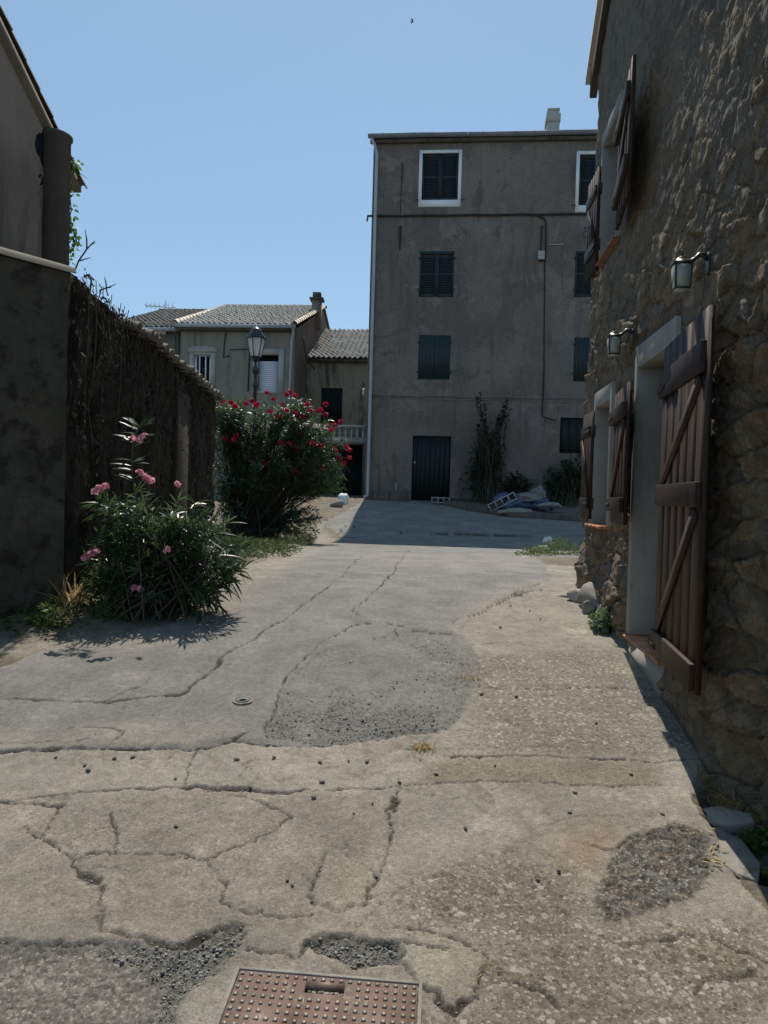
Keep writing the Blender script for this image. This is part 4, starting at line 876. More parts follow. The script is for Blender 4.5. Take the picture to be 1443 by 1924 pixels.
m = MB(); s = 1.5; k = 0
while s < GEND-.1:
    h = h_c+hsl*s+.0; jx = random.uniform(-.03, .03)
    tile_row(m, FG(s, h-.11+random.uniform(-.03, .03), .13+jx), FG(s+random.uniform(-.03, .03), h-.03, -.2), .082, 1); s += .165; k += 1
m.build('coping_tiles', M_tile_d, GW)
a = FG.hit(323, 800)[0]; b = FG.hit(346, 800)[0]; tp_ = FG.hit(335, 737)[1]
m = MB(); m.box(FG, a, b, .4, tp_, -.1, .07, .01); m.build('bare_pier', mottled('bare brown render', (0.052, 0.040, 0.028), (0.072, 0.055, 0.039), 2, (1, 1, .5), (0.033, 0.026, 0.018), 3, rough=.95, bs=.5), GW, bevel=.02)
# dead ivy: thousands of dry leaves and strings over the side wall, one plant
n = 4600; S_ = RNG.uniform(.05, GEND, n); T_ = RNG.beta(1.3, .8, n); tpv = topG(S_); Hv = .5+T_*(tpv-.45)
P_ = np.array(FG.o)+np.array(FG.t)*S_[:, None]+np.array(FG.n)*(RNG.uniform(.0, .10, n)+.03*(T_ > .9))[:, None]+np.array([0, 0, 1.])*Hv[:, None]
cl_ = vn(S_*2.2, Hv*2.0, 261); S_ = np.where(cl_ < .42, S_+RNG.normal(0, .35, n), S_).clip(.05, GEND-.02); Hv = np.where(cl_ < .42, np.minimum(Hv+RNG.normal(.1, .3, n), topG(S_)), Hv); nt_ = 420; S_[:nt_] = RNG.uniform(0, 1.9, nt_); Hv[:nt_] = topG(S_[:nt_])+RNG.normal(-.03, .03, nt_); P_ = np.array(FG.o)+np.array(FG.t)*S_[:, None]+np.array(FG.n)*np.where(np.arange(n) < nt_, RNG.uniform(-.3, .12, n), RNG.uniform(0, .10, n)+.03*(T_ > .9))[:, None]+np.array([0, 0, 1.])*Hv[:, None]
D_ = rdir(n, -1, -.2)*np.array([1, 1, 1.5]); U_ = np.tile(np.array(FG.n), (n, 1))+.5*rdir(n)
IV = thing('dead_ivy', FG(3, .6, .05), 'dark curtain of dead ivy strings and dry leaves hanging on the garden wall', 'climbing plant')
M_dry = leafmat('dry ivy leaf', (.038, .031, .023), (.085, .07, .05), .8, .08, spec=.15)
foliage('dry_leaves', P_, D_, U_, RNG.uniform(.02, .055, n), RNG.uniform(.010, .028, n), M_dry, IV, .3)
m = MB()
for k in range(36):
    s = random.uniform(.05, GEND); h = h_c+hsl*s+.03; ln = random.uniform(.3, 1.5); p = [FG(s, h, .09)]
    for i in range(5): s += random.uniform(-.05, .05); p.append(FG(s, h-ln*(i+1)/5, .05+random.uniform(-.02, .06)))
    m.tube(p, .004, 4, False)
m.build('strings', mottled('dry brown stems', (.06, .048, .035), (.11, .09, .065), 9, rough=.9, bs=0), IV)
# ================================================================== LEFT HOUSE behind the wall
ql = at(112, 440, 11.0); aH = R(-5.0); FLh = Fr((ql.x, ql.y, 0), (math.sin(aH), -math.cos(aH), 0), (math.cos(aH), math.sin(aH), 0))   # s runs towards the camera
va = FLh.hit(92, 238, .1); vb = FLh.hit(0, 48, .1); ls = (vb[1]-va[1])/(vb[0]-va[0]); le = va[1]-ls*va[0]
LH = thing('old_house', FLh(2, .8, -2), 'dark old rendered house with a sloping tiled verge behind the garden wall end', 'house')
ap = 4.5; pr = [FLh(-.0, .6), FLh(9, .6), FLh(9, le+0, 0), FLh(ap, le+ls*ap), FLh(0, le)]
m = MB(); m.prism(pr, -FLh.n*6); m.build('wall', mottled('shade darkened blue grey render', (.024, .025, .027), (.038, .039, .042), .9, (1, 1, 1), (.016, .017, .018), 1.5, (2, 2, .35), (.5, .68), .95, .15, 20, .01, .02), LH)  # this wall's shade is painted in as a dark bluish base colour
m = MB()
for s0, s1, ha, hb2 in ((-.42, ap, le-.42*ls, le+ls*ap), (ap, 9.4, le+ls*ap, le-.05)):
    m.hexa([FLh(s, h+a_, d) for s, h in ((s0, ha), (s1, hb2)) for a_ in (0.01, .11) for d in (.10, -6.2)])
m.build('roof', M_tile_d, LH)
m = MB(); tile_row(m, FLh(-.45, le-.45*ls+.10, .08), FLh(ap, le+ls*ap+.10, .08), .085, None, .36); m.build('verge_tile', M_tile_d, LH)
pa = FLh.hit(76, 350, .15)[0]; pc = pa*.5; ptop = FLh.hit(98, 236, .15)[1]
m = MB(); m.lathe(FLh(.27, .6, .06), [(.21, 0), (.21, ptop-.68), (.235, ptop-.66), (.235, ptop-.62), (.18, ptop-.59), (.05, ptop-.57)], 20); m.build('round_pier', M_facade_d, LH, smooth=False)
# ================================================================== PLANTS
M_ole = leafmat('oleander leaf', (.035, .062, .030), (.065, .095, .045), .36, .32, (.10, .17, .045), .5)
M_olest = mottled('oleander stem', (.05, .047, .033), (.09, .08, .055), 9, rough=.8, bs=.2)
M_red = leafmat('crimson petals', (.30, .007, .030), (.46, .022, .075), .6, .3, (.45, .012, .05), .2)
M_pinkp = leafmat('pink petals', (.62, .24, .32), (.78, .42, .50), .6, .35, (.75, .35, .42), .2)
M_weed = leafmat('weed leaf', (.05, .085, .022), (.11, .14, .04), .55, .3, (.13, .20, .05), .3)
M_drygr = leafmat('dry grass', (.36, .25, .10), (.50, .38, .19), .75, .3, (.5, .36, .16), .2)
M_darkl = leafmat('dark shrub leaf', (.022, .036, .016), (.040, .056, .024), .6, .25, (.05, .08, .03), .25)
M_vine = leafmat('vine leaf', (.07, .13, .03), (.12, .19, .045), .5, .4, (.16, .28, .06), .3)
M_glau = leafmat('grey green leaf', (.10, .13, .075), (.16, .19, .12), .6, .3, (.16, .20, .10), .3)
def tips_in(lobes, n):
    w = np.array([l[4] for l in lobes], float); w /= w.sum(); out = []
    for k in RNG.choice(len(lobes), n, p=w):
        c, rx, ry, rz, _ = lobes[k]; d = rdir(1, -.75, 1)[0]; r = RNG.uniform(.25, 1)**.55
        out.append(np.array(c)+d*r*np.array([rx, ry, rz]))
    return np.array(out)
def shrub(name, label, cat, base, lobes, nt, mat, lf=(.12, .02), per=24, spread=.25, start=.4, stem_r=.008, droop=.2, flowers=None, ang=.9, group=None, stemmat=None, zmin=.04):
    base = Vector(base); t = thing(name, base, label, cat, group); tips = tips_in(lobes, nt); st = MB(); P, D, U = [], [], []
    tips[:, 2] = np.maximum(tips[:, 2], base.z+zmin)
    for tip in tips:
        b0 = np.array(base)+np.array([RNG.normal(0, spread*.5), RNG.normal(0, spread*.5), -.03]); c = (b0+tip)/2+np.array([0, 0, .18*np.linalg.norm(tip-b0)])+RNG.normal(0, .05, 3)
        T = np.linspace(0, 1, 7); pts_ = [(1-a)**2*b0+2*a*(1-a)*c+a*a*tip for a in T]
        st.tube(pts_, [stem_r*(1-.75*a) for a in T], 4, False)
        Lg = np.linalg.norm(tip-b0); m = per; a = RNG.uniform(max(start, 1-.75/max(Lg, .1)), 1, m); a[:max(3, m//6)] = RNG.uniform(.95, 1, max(3, m//6))
        pos = ((1-a)**2)[:, None]*b0+(2*a*(1-a))[:, None]*c+(a*a)[:, None]*tip; dv = (2*(1-a))[:, None]*(c-b0)+(2*a)[:, None]*(tip-c); dv /= np.linalg.norm(dv, axis=1)[:, None]
        rd = rdir(m, -1, 1); rd -= dv*(rd*dv).sum(1)[:, None]; rd /= np.linalg.norm(rd, axis=1)[:, None]+1e-9
        P.append(pos); D.append(rd*ang+dv*RNG.uniform(.3, 1.0, m)[:, None]); U.append(dv+.4*rdir(m))
    P, D, U = map(np.concatenate, (P, D, U)); n = len(P)
    st.build('stems', stemmat or M_olest, t)
    foliage('foliage', P, D, U, lf[0]*RNG.uniform(.6, 1.25, n), lf[1]*RNG.uniform(.8, 1.2, n), mat, t, droop)
    if flowers:
        pick, fm, cnt, pl = flowers
        for p in pick(tips): flower_cluster(np.array(p), fm, cnt, pl, t)
    return t
def flower_cluster(p, fm, cnt, pl, par, r=.06):
    n = cnt; d = rdir(n, -.4, 1); cen = p+d*r*RNG.uniform(.2, .8, n)[:, None]; PP, DD_, UU = [], [], []
    for c, dd in zip(cen, d):
        o = np.cross(dd, [.3, .2, .9]); o /= np.linalg.norm(o); w = np.cross(dd, o); a0 = RNG.uniform(0, 6)
        for k in range(5):
            a = a0+k*1.2566; PP.append(c); DD_.append(o*math.cos(a)+w*math.sin(a)+.35*dd); UU.append(dd)
    foliage('flower_cluster', PP, DD_, UU, pl*RNG.uniform(.8, 1.2, len(PP)), pl*.8, fm, par, .1, .1)
# big red oleander
bo = gpt(468, 1016); yO = bo.y
C = lambda px, py, dy=0: at(px, py, yO+dy)
u_ = yO/F_PX
lobes = [(C(520, 870), 105*u_, .85, 95*u_, 5), (C(545, 800, -.1), 85*u_, .7, 55*u_, 3), (C(455, 800, .1), 55*u_, .6, 50*u_, 1.7), (C(600, 860, -.1), 60*u_, .7, 80*u_, 2.6), (C(555, 775), 40*u_, .4, 36*u_, 1.0),
         (C(432, 860), 42*u_, .5, 70*u_, 1.6), (C(425, 775, .0), 34*u_, .45, 30*u_, 1.1), (C(560, 980, -.3), 42*u_, .35, 45*u_, 1.1), (C(470, 955, -.35), 60*u_, .35, 55*u_, 1.6), (C(430, 935, -.1), 36*u_, .4, 60*u_, 1.0), (C(630, 900), 34*u_, .5, 40*u_, .8)]
OL = shrub('oleander', 'large oleander bush full of crimson flowers beside the end of the garden wall', 'bush', bo, lobes, 700, M_ole, (.17, .027), 26, .45, .35, .012)
fl_px = [(420, 760), (432, 758), (455, 757), (480, 760), (490, 765), (502, 742), (515, 745), (535, 745), (545, 738), (555, 742), (528, 765), (510, 770), (520, 780), (540, 775), (550, 785), (558, 780), (568, 778), (575, 765), (585, 770), (600, 775), (610, 778), (600, 768), (470, 752), (440, 762),
         (620, 800), (630, 800), (618, 808), (420, 822), (440, 825), (447, 823), (565, 815), (592, 832), (597, 838), (588, 835), (622, 842), (630, 848), (650, 842), (658, 850), (655, 862), (632, 860), (645, 870), (500, 868), (552, 885), (560, 888), (604, 880), (560, 840), (528, 835), (610, 760), (545, 835), (640, 795)]
for px, py in fl_px:
    k = RNG.uniform(-.75, -.35); flower_cluster(np.array(C(px+RNG.normal(0, 3), py+RNG.normal(0, 3), k)), M_red, 10, .042, OL, .065)
# pink oleander near
bp = gpt(285, 1150); yP = bp.y
C2 = lambda px, py, dy=0: at(px, py, yP+dy)
u2 = yP/F_PX
lobes = [(C2(250, 1075, .0), 105*u2, .34, 95*u2, 3.6), (C2(235, 985, -.05), 60*u2, .22, 70*u2, 1.3), (C2(300, 990, 0), 62*u2, .25, 70*u2, 1.2), (C2(400, 1040, -.05), 66*u2, .3, 80*u2, 2.6), (C2(345, 970), 35*u2, .25, 45*u2, .6), (C2(345, 1105, -.1), 95*u2, .3, 50*u2, 1.5), (C2(185, 1080), 46*u2, .2, 60*u2, .7), (C2(258, 815, 0), 5*u2, .05, 8*u2, .10), (C2(190, 940), 12*u2, .1, 22*u2, .25)]
OP = shrub('pink_oleander', 'nearer oleander bush with a tall loose plume and pale pink flowers by the wall corner', 'bush', bp, lobes, 235, M_ole, (.165, .021), 19, .45, .3, .008, .18)
m = MB(); pl_ = [C2(268, 1010), C2(256, 940), C2(247, 880), C2(250, 830), C2(262, 800)]; m.tube(pl_, [.008, .007, .006, .005, .004], 5); m.tube([C2(262, 1040), C2(225, 990), C2(195, 930)], [.007, .006, .004], 5); m.build('stems', M_olest, OP)
PP, DD_, UU = [], [], []
for k in range(70):
    t = RNG.uniform(0, 1)**.8*4 if k < 46 else RNG.uniform(3.6, 4); i = min(int(t), 3); p = pl_[i].lerp(pl_[i+1], t-i); s = 1 if RNG.random() < .5 else -1
    PP.append(p); DD_.append([s*RNG.uniform(.6, 1), RNG.uniform(-.5, .5), RNG.uniform(.15, .6) if t < 3.5 else RNG.uniform(.4, 1.4)]); UU.append([0, -.5, 1])
foliage('foliage', PP, DD_, UU, RNG.uniform(.12, .19, 70), .021, M_ole, OP, .18)
for px, py, n in ((262, 826, 8), (250, 822, 6), (272, 820, 5), (185, 918, 13), (197, 914, 9), (178, 924, 8), (275, 898, 12), (283, 903, 8), (262, 890, 5), (332, 910, 4), (170, 1042, 10), (160, 1048, 7), (178, 1036, 6), (250, 1104, 10), (263, 1106, 6), (314, 1033, 6)):
    flower_cluster(np.array(C2(px, py, -.36 if py > 850 else -.1)), M_pinkp, n, .024, OP, .035)
# shrubs against the tall house
bs = FA(FA.hit(915, 940, .5)[0], 1.4, .6); yb_ = bs.y
C3 = lambda px, py, dy=0: at(px, py, yb_+dy)
u3 = yb_/F_PX
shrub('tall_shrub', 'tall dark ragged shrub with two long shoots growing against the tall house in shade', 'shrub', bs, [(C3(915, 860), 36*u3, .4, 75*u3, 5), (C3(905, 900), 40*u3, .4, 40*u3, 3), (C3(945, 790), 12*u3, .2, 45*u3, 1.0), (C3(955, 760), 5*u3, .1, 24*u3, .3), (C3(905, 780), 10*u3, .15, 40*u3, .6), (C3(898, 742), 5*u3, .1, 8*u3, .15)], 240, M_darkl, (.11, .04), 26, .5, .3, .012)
bs2 = FA(FA.hit(975, 940, .5)[0], 1.4, .5)
shrub('low_shrub', 'low dark shrub behind the heap of plastic sheeting', 'shrub', bs2, [(C3(972, 912), 30*u3, .35, 28*u3, 1)], 90, M_darkl, (.10, .045), 24, .4, .2, .008)
bs3 = FA(FA.hit(1062, 940, .5)[0], 1.4, .6)
shrub('leafy_shrub', 'rounded dark bush with paler leaf tips below the garage opening beside the stone house corner', 'shrub', bs3, [(C3(1062, 905), 40*u3, .45, 42*u3, 1), (C3(1085, 890), 30*u3, .4, 40*u3, .7)], 170, leafmat('dull leaf', (.035, .05, .022), (.07, .085, .045), .5, .25), (.11, .05), 26, .5, .25, .009)
# hanging vine on the old house
vp = at(120, 285, 11.0); VN = thing('hanging_vine', vp, 'green vine trailing down from the roof corner of the dark old house', 'climbing plant')
m = MB(); PP, DD_, UU, = [], [], []
for line, w in (([(113, 272), (122, 290), (126, 320), (130, 355), (134, 395), (128, 420)], 10), ([(122, 400), (132, 425), (140, 440), (144, 455), (136, 470)], 8), ([(118, 440), (126, 460), (122, 490), (116, 496)], 9), ([(132, 305), (143, 310), (138, 318)], 6), ([(119, 330), (116, 400), (117, 460)], 5)):
    p = [at(x, y, 10.95) for x, y in line]; m.tube(p, .008, 4, False)
    for k in range(90):
        t = RNG.uniform(0, len(p)-1.001); i = int(t); c = np.array(p[i].lerp(p[i+1], t-i))+RNG.normal(0, 1, 3)*np.array([w*.0040, .05, .03]); PP.append(c); DD_.append(rdir(1, -1, .3)[0]); UU.append(rdir(1, 0, 1)[0])
m.tube([at(142, 312, 10.95), at(150, 325, 10.95), at(163, 335, 10.95)], .004, 4, False); m.build('stems', M_olest, VN)
foliage('foliage', PP, DD_, UU, RNG.uniform(.05, .085, len(PP)), .045, M_vine, VN, .2)
# bare twigs on the wall top
def twig(px_lines, y, lab):
    m = MB()
    for ln in px_lines: m.tube([at(x, yy, y) for x, yy in ln], [.007]*(len(ln)-1)+[.003], 4)
    return tag(m.build('bare_twig', M_olest), lab, 'twig')
twig([[(139, 512), (148, 490), (163, 468), (178, 452)], [(163, 468), (163, 450), (160, 432)], [(150, 490), (170, 484)], [(170, 460), (180, 455)]], 6.5, 'taller bare forked twig sticking up from the garden wall top near its corner')
twig([[(203, 556), (200, 545), (199, 530), (196, 520)], [(186, 546), (200, 541), (218, 534)], [(199, 541), (210, 540)]], 7.3, 'shorter bare cross shaped twig on the garden wall top')
# weeds and grasses ---------------------------------------------------
def tuft(name, label, px, py, n, hgt, rad, mat, cat='grass', wd=.008, lean=.6, mats=None, rx=1, leafy=0):
    p = gpt(px, py); o = np.array(p)
    pos = o+np.stack([np.clip(RNG.normal(0, rad*rx, n), -1.7*rad*rx, 1.7*rad*rx), np.clip(RNG.normal(0, rad*.7, n), -1.2*rad, 1.2*rad), np.zeros(n)], 1)
    for i in range(n): pos[i, 2] = gz(pos[i, 0], pos[i, 1])-.005
    d = rdir(n, .25, 1)*np.array([lean, lean, 1])
    if leafy:
        pos[:, 2] += RNG.uniform(0, hgt, n)*np.exp(-((pos[:, :2]-o[:2])**2).sum(1)/(2*(rad*1.3)**2)); d = rdir(n, -.3, 1); ln = leafy*RNG.uniform(.6, 1.3, n)
    else: ln = hgt*RNG.uniform(.4, 1.15, n)
    V_, F_, a = leaves(pos, d, rdir(n), ln, wd, .25 if not leafy else .2, .2)
    return tag(mesh_np(name, V_, F_, mat, None, p, False, {'rnd': a}), label, cat)
tuft('weed_clump', 'green weed clump at the foot of the end wall on the far left', 88, 1182, 260, .16, .07, M_weed, 'weeds', .02, leafy=.06)
tuft('weed_clump', 'yellowish green weeds under the left side of the pink oleander', 215, 1165, 320, .14, .09, M_weed, 'weeds', .018, leafy=.06)
tuft('weed_clump', 'dry pale stalks between the end wall and the pink oleander', 130, 1150, 120, .38, .07, M_drygr, 'weeds', .01)
tuft('weed_clump', 'bright green weeds beside the far corner of the stone house', 1050, 1042, 1300, .34, .24, M_weed, 'weeds', .014, leafy=.055, rx=1.3)
tuft('weed_clump', 'low green weeds left of the pale stones near the shadow edge', 1005, 1044, 520, .2, .16, M_weed, 'weeds', .012, leafy=.05, rx=1.2)
tuft('wild_flower', 'thin stalks with small white flower heads above the weeds by the stone house corner', 1045, 1035, 30, .55, .12, M_weed, 'wild flowers', .005, .3)
tuft('ground_ivy', 'green ivy clump against the stone house base beside the door jamb', 1150, 1186, 420, .22, .085, M_glau, 'weeds', .045, leafy=.045)
tuft('weed_clump', 'small bright green plant by the loose rocks at the stone house base', 1122, 1172, 130, .12, .04, M_vine, 'weeds', .03, leafy=.04)
tuft('grass_tuft', 'orange dry grass wisp against the stone house wall above the rocks', 1112, 1130, 70, .16, .03, M_drygr, 'grass', .008)
tuft('grass_tuft', 'small dry straw coloured tuft in the joint between asphalt and concrete', 795, 1405, 170, .06, .035, M_drygr, 'grass', .0045, 1.2)
tuft('grass_tuft', 'tiny dry grass tuft on the worn edge of the gravelly patch', 876, 1275, 80, .05, .04, M_drygr, 'grass', .004, 1.2)
tuft('grass_tuft', 'orange dry grass below the stone wall where the long crack ends', 1350, 1455, 520, .10, .06, M_drygr, 'grass', .0028, 1)
tuft('grass_tuft', 'long dry grass stalks in the dark gap at the right picture edge', 1400, 1490, 380, .18, .09, M_drygr, 'grass', .003, 1)
tuft('weed_clump', 'dark green leafy weed beside the flat stone at the right picture edge', 1425, 1560, 220, .09, .045, M_weed, 'weeds', .022, leafy=.035)
tuft('weed_clump', 'green weed beside the pale stone at the right picture edge below the others', 1440, 1630, 160, .08, .035, M_weed, 'weeds', .02, leafy=.035)
tuft('grass_tuft', 'dry root wisps on the crack right of the rusty cover', 920, 1820, 26, .06, .02, M_drygr, 'grass', .003, 2)
tuft('weed_clump', 'dark weeds in the shadow under the near door shutter of the stone house', 1318, 1330, 220, .15, .05, M_glau, 'weeds', .02, leafy=.04)
# dark undergrowth along the wall foot and under the oleanders: nobody could count it
ug = pts([(-80, 1215), (0, 1205), (130, 1192), (250, 1172), (350, 1148), (420, 1098), (470, 1062), (545, 1046), (595, 1012), (560, 1000), (430, 985), (380, 1030), (200, 1100), (-80, 1120)])
lo_, hi_ = ug.min(0), ug.max(0); n = 30000; xy = RNG.uniform(lo_, hi_, (n, 2)); ok = inpoly(ug, xy[:, 0], xy[:, 1]) & (vn(xy[:, 0]*6, xy[:, 1]*6, 301) > .28); xy = xy[ok]; n = len(xy)
pos = np.stack([xy[:, 0], xy[:, 1], np.array([gz(a, b_) for a, b_ in xy])], 1); hgt = .22*vn(xy[:, 0]*3.1, xy[:, 1]*3.1, 302); pos[:, 2] += RNG.random(n)*hgt*.7
blade = RNG.random(n) < .45; dd = np.where(blade[:, None], rdir(n, .4, 1), rdir(n, -.3, .9))
V_, F_, a = leaves(pos, dd, rdir(n), np.where(blade, RNG.uniform(.06, .17, n), RNG.uniform(.03, .07, n)), np.where(blade, .006, .022), .25, .2)
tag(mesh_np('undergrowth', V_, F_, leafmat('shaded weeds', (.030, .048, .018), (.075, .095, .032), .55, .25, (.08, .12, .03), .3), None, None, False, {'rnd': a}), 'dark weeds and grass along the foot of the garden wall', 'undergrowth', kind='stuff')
# ================================================================== ROCKS AND RUBBLE
M_rock = mottled('grey rock', (.20, .19, .17), (.31, .29, .255), 4, (1, 1, 1), (.14, .125, .10), 6, rough=.9, bs=.7, bscale=25, bd=.012, c5=(.38, .36, .32), scale5=12, r5=(.6, .7))
M_rockp = mottled('pale rock', (.34, .31, .26), (.44, .41, .35), 4, (1, 1, 1), (.24, .21, .17), 6, rough=.9, bs=.6, bscale=25, bd=.01)
M_peb = mottled('dark pebble', (.10, .095, .085), (.24, .225, .20), 20, rough=.9, bs=.5, bscale=80)
def rock(px, py, sx, sy, sz, lab, mat=M_rock, name='rock', seed=1, rot=0, cat='rock', lift=.3, **k):
    p = gpt(px, py); m = MB(); m.rock((p.x, p.y, p.z+sz*lift), sx, sy, sz, seed, rot, nu=22, nv=14, **k)
    return tag(m.build(name, mat, None, p, False, 0), lab, cat)
rock(1120, 1143, .16, .18, .16, 'largest grey rock leaning on the base of the stone house', seed=3, rot=.4)
rock(1093, 1128, .13, .15, .10, 'flat pale rock at the far end of the rocks along the stone house base', M_rockp, seed=5)
rock(1140, 1162, .12, .12, .14, 'mid sized rock between the largest rock and the ivy clump', seed=8, rot=1)
rock(1073, 1120, .16, .09, .035, 'thin flat stone lying on the sandy ground by the stone house corner', M_rockp, seed=9)
rock(1103, 1150, .07, .08, .08, 'small dark rock in front of the flat pale rock', seed=12)
rock(1022, 1038, .19, .13, .10, 'pale broken stones among the weeds near the shadow edge', M_rockp, seed=15, name='broken_stone')
rock(1028, 1028, .14, .07, .10, 'white slab end standing on the pale broken stones', M_white, seed=16, name='broken_stone', lift=1.1)
rock(988, 1046, .10, .06, .02, 'small white flat chip left of the weeds at the shadow edge', M_rockp, seed=17)
rock(645, 946, .20, .18, .20, 'white boulder at the foot of the tall house corner', M_white, seed=21)
rock(633, 952, .20, .16, .16, 'dark boulder beside the white boulder at the tall house corner', seed=22)
def slab(px, py, pts_, th, lab, mat, lift=.02, name='flat_stone', rz=0):
    p = gpt(px, py); poly = [gp(*a) for a in pts_]; zz = p.z+lift; m = MB(); m.prism([Vector((a.x, a.y, zz+(a.y-p.y)*.1)) for a in poly], (0, 0, th))
    return tag(m.build(name, mat, None, p, bevel=.008), lab, 'stone')
slab(1360, 1530, [(1298, 1505), (1318, 1532), (1370, 1535), (1420, 1530), (1412, 1512), (1350, 1495)], .05, 'flat tan flagstone jutting over the dark gap at the right', M_rockp, .0)
slab(1370, 1600, [(1320, 1545), (1335, 1600), (1385, 1640), (1425, 1655), (1430, 1620), (1395, 1570), (1350, 1545)], .03, 'larger sloping grey stone beside the rough dark patch at the right', M_rock, .0)
p = gpt(430, 985); m = MB(); a, b_, c_, d_ = at(420, 1000, p.y), at(447, 916, p.y+.25), at(453, 920, p.y+.25), at(436, 1005, p.y)
m.prism([a, d_, c_, b_], (.03, .08, .01)); tag(m.build('leaning_slab', M_rock, None, p, bevel=.006), 'narrow grey stone slab leaning in the crimson oleander with its top lit', 'stone')
p = gpt(434, 1000); m = MB(); m.tube([p-Vector((0, 0, .1)), at(436, 900, p.y), at(440, 795, p.y)], .025, 8); PO = thing('sign_post', p, 'thin dark post carrying a small plate seen from behind, inside the crimson oleander', 'post'); m.build('post', M_iron, PO)
m = MB(); c = at(456, 795, p.y-.35); m.box(WORLD, c.x-.05, c.x+.05, c.z-.14, c.z+.14, c.y, c.y+.012); m.tube([c, at(440, 800, p.y)], .012, 6); m.build('sign_plate', M_boxg, PO)
# heap by the tall house
hp = FA(FA.hit(985, 960, 2.0)[0], 1.5, 2.0)
M_blue = mottled('blue plastic sheet', (0.036, 0.058, 0.130), (0.058, 0.086, 0.166), 3, rough=.4, bs=.5, bscale=7, bd=.03, spec=.5)
M_pale = mottled('white sack', (0.173, 0.169, 0.162), (0.216, 0.212, 0.205), 4, rough=.7, bs=.5, bscale=9, bd=.02)
def FP(px, py, d): return FA(*FA.hit(px, py, d), d)
def lump(name, c, sx, sy, sz, mat, seed, lab, cat):
    m = MB(); rr = random.Random(seed); nu, nv = 36, 20; vs = []
    for j in range(nv+1):
        for i in range(nu):
            th, a = math.pi*j/nv, 2*math.pi*i/nu; d = Vector((math.sin(th)*math.cos(a), math.sin(th)*math.sin(a), math.cos(th)))
            k = 1+.9*float(fbm(np.array([d.x*2.2+seed]), np.array([d.y*2.2+d.z*2.7]), seed, 3)[0])+.25*float(fbm(np.array([d.x*7+seed]), np.array([d.y*7+d.z*6]), seed+4, 2)[0])
            vs.append(Vector(c)+Vector((d.x*sx*k, d.y*sy*k, max(d.z, -.4)*sz*k)))
    m.add(vs, [(j*nu+i, (j+1)*nu+i, (j+1)*nu+(i+1) % nu, j*nu+(i+1) % nu) for j in range(nv) for i in range(nu)])
    return tag(m.build(name, mat, None, None, smooth=True), lab, cat)
lump('plastic_sheet', FP(962, 952, 2.0), .52, .42, .34, M_blue, 5, 'crumpled blue plastic sheet heaped on the ledge before the tall house', 'plastic sheet')
lump('plastic_sheet', FP(1015, 952, 2.0), .36, .34, .24, M_blue, 15, 'smaller darker fold of blue plastic at the right end of the rubbish heap', 'plastic sheet')
lump('sack', FP(990, 938, 2.1), .40, .3, .18, M_pale, 9, 'wide white sack lying on top of the blue plastic sheet', 'sack')
lump('sack', FP(1010, 932, 2.0), .22, .2, .26, M_pale, 11, 'upright white sack end at the top of the rubbish heap', 'sack')
def hollow_block(name, o, t, up, n, ln, hh, dp, lab, holes=3, mat=None):
    o, t, up, n = Vector(o), Vector(t).normalized(), Vector(up).normalized(), Vector(n).normalized(); m = MB(); w = .035
    f = lambda s, h, d: o+t*s+up*h+n*d
    m.box(f, 0, ln, 0, w, 0, dp); m.box(f, 0, ln, hh-w, hh, 0, dp); g = (ln-w)/holes
    for k in range(holes+1): m.box(f, k*g, k*g+w, w, hh-w, .002, dp)
    m.box(f, w, ln-w, w, hh-w, .003, .03); return tag(m.build(name, mat or M_boxg), lab, 'concrete block')
hollow_block('concrete_block', FP(811, 945, .45), FA.t, (0, 0, 1), FA.n, .58, .19, .25, 'grey hollow concrete block with three holes in front of the dark house door')
b0 = FP(922, 962, 2.25); b1 = FP(960, 943, 2.25); tt_ = (b1-b0).normalized(); hollow_block('concrete_block', b0, tt_, Vector((-tt_.z, 0, abs(tt_.x))), FA.n, .85, .24, .22, 'tilted hollow block leaning on the left side of the rubbish heap', 4)
for px, py, sx, lab, sd in ((970, 962, .55, 'long flat stone lying in front of the rubbish heap', 31), (1032, 950, .40, 'flat grey stone at the right foot of the rubbish heap', 33)):
    m = MB(); m.rock(FP(px, py, 2.6), sx, .25, .10, sd, .1, nu=22, nv=12); tag(m.build('flat_stone', M_rock), lab, 'stone')
# raised ledge before the tall house
m = MB(); pl = [FA(FA.hit(x, y, d)[0], 0, d) for x, y, d in ((815, 950, .0), (835, 955, .9), (880, 962, 1.9), (960, 966, 2.9), (1120, 972, 3.2), (1180, 972, 0))]
m.prism([Vector((a.x, a.y, G(a.y)-.1)) for a in pl], (0, 0, .24)); m.v = [(a[0], a[1], a[2] if i < len(pl) else float(G(a[1]))+.14) for i, a in enumerate(m.v)]
tag(m.build('pavement', M_facade_d), kind='structure')
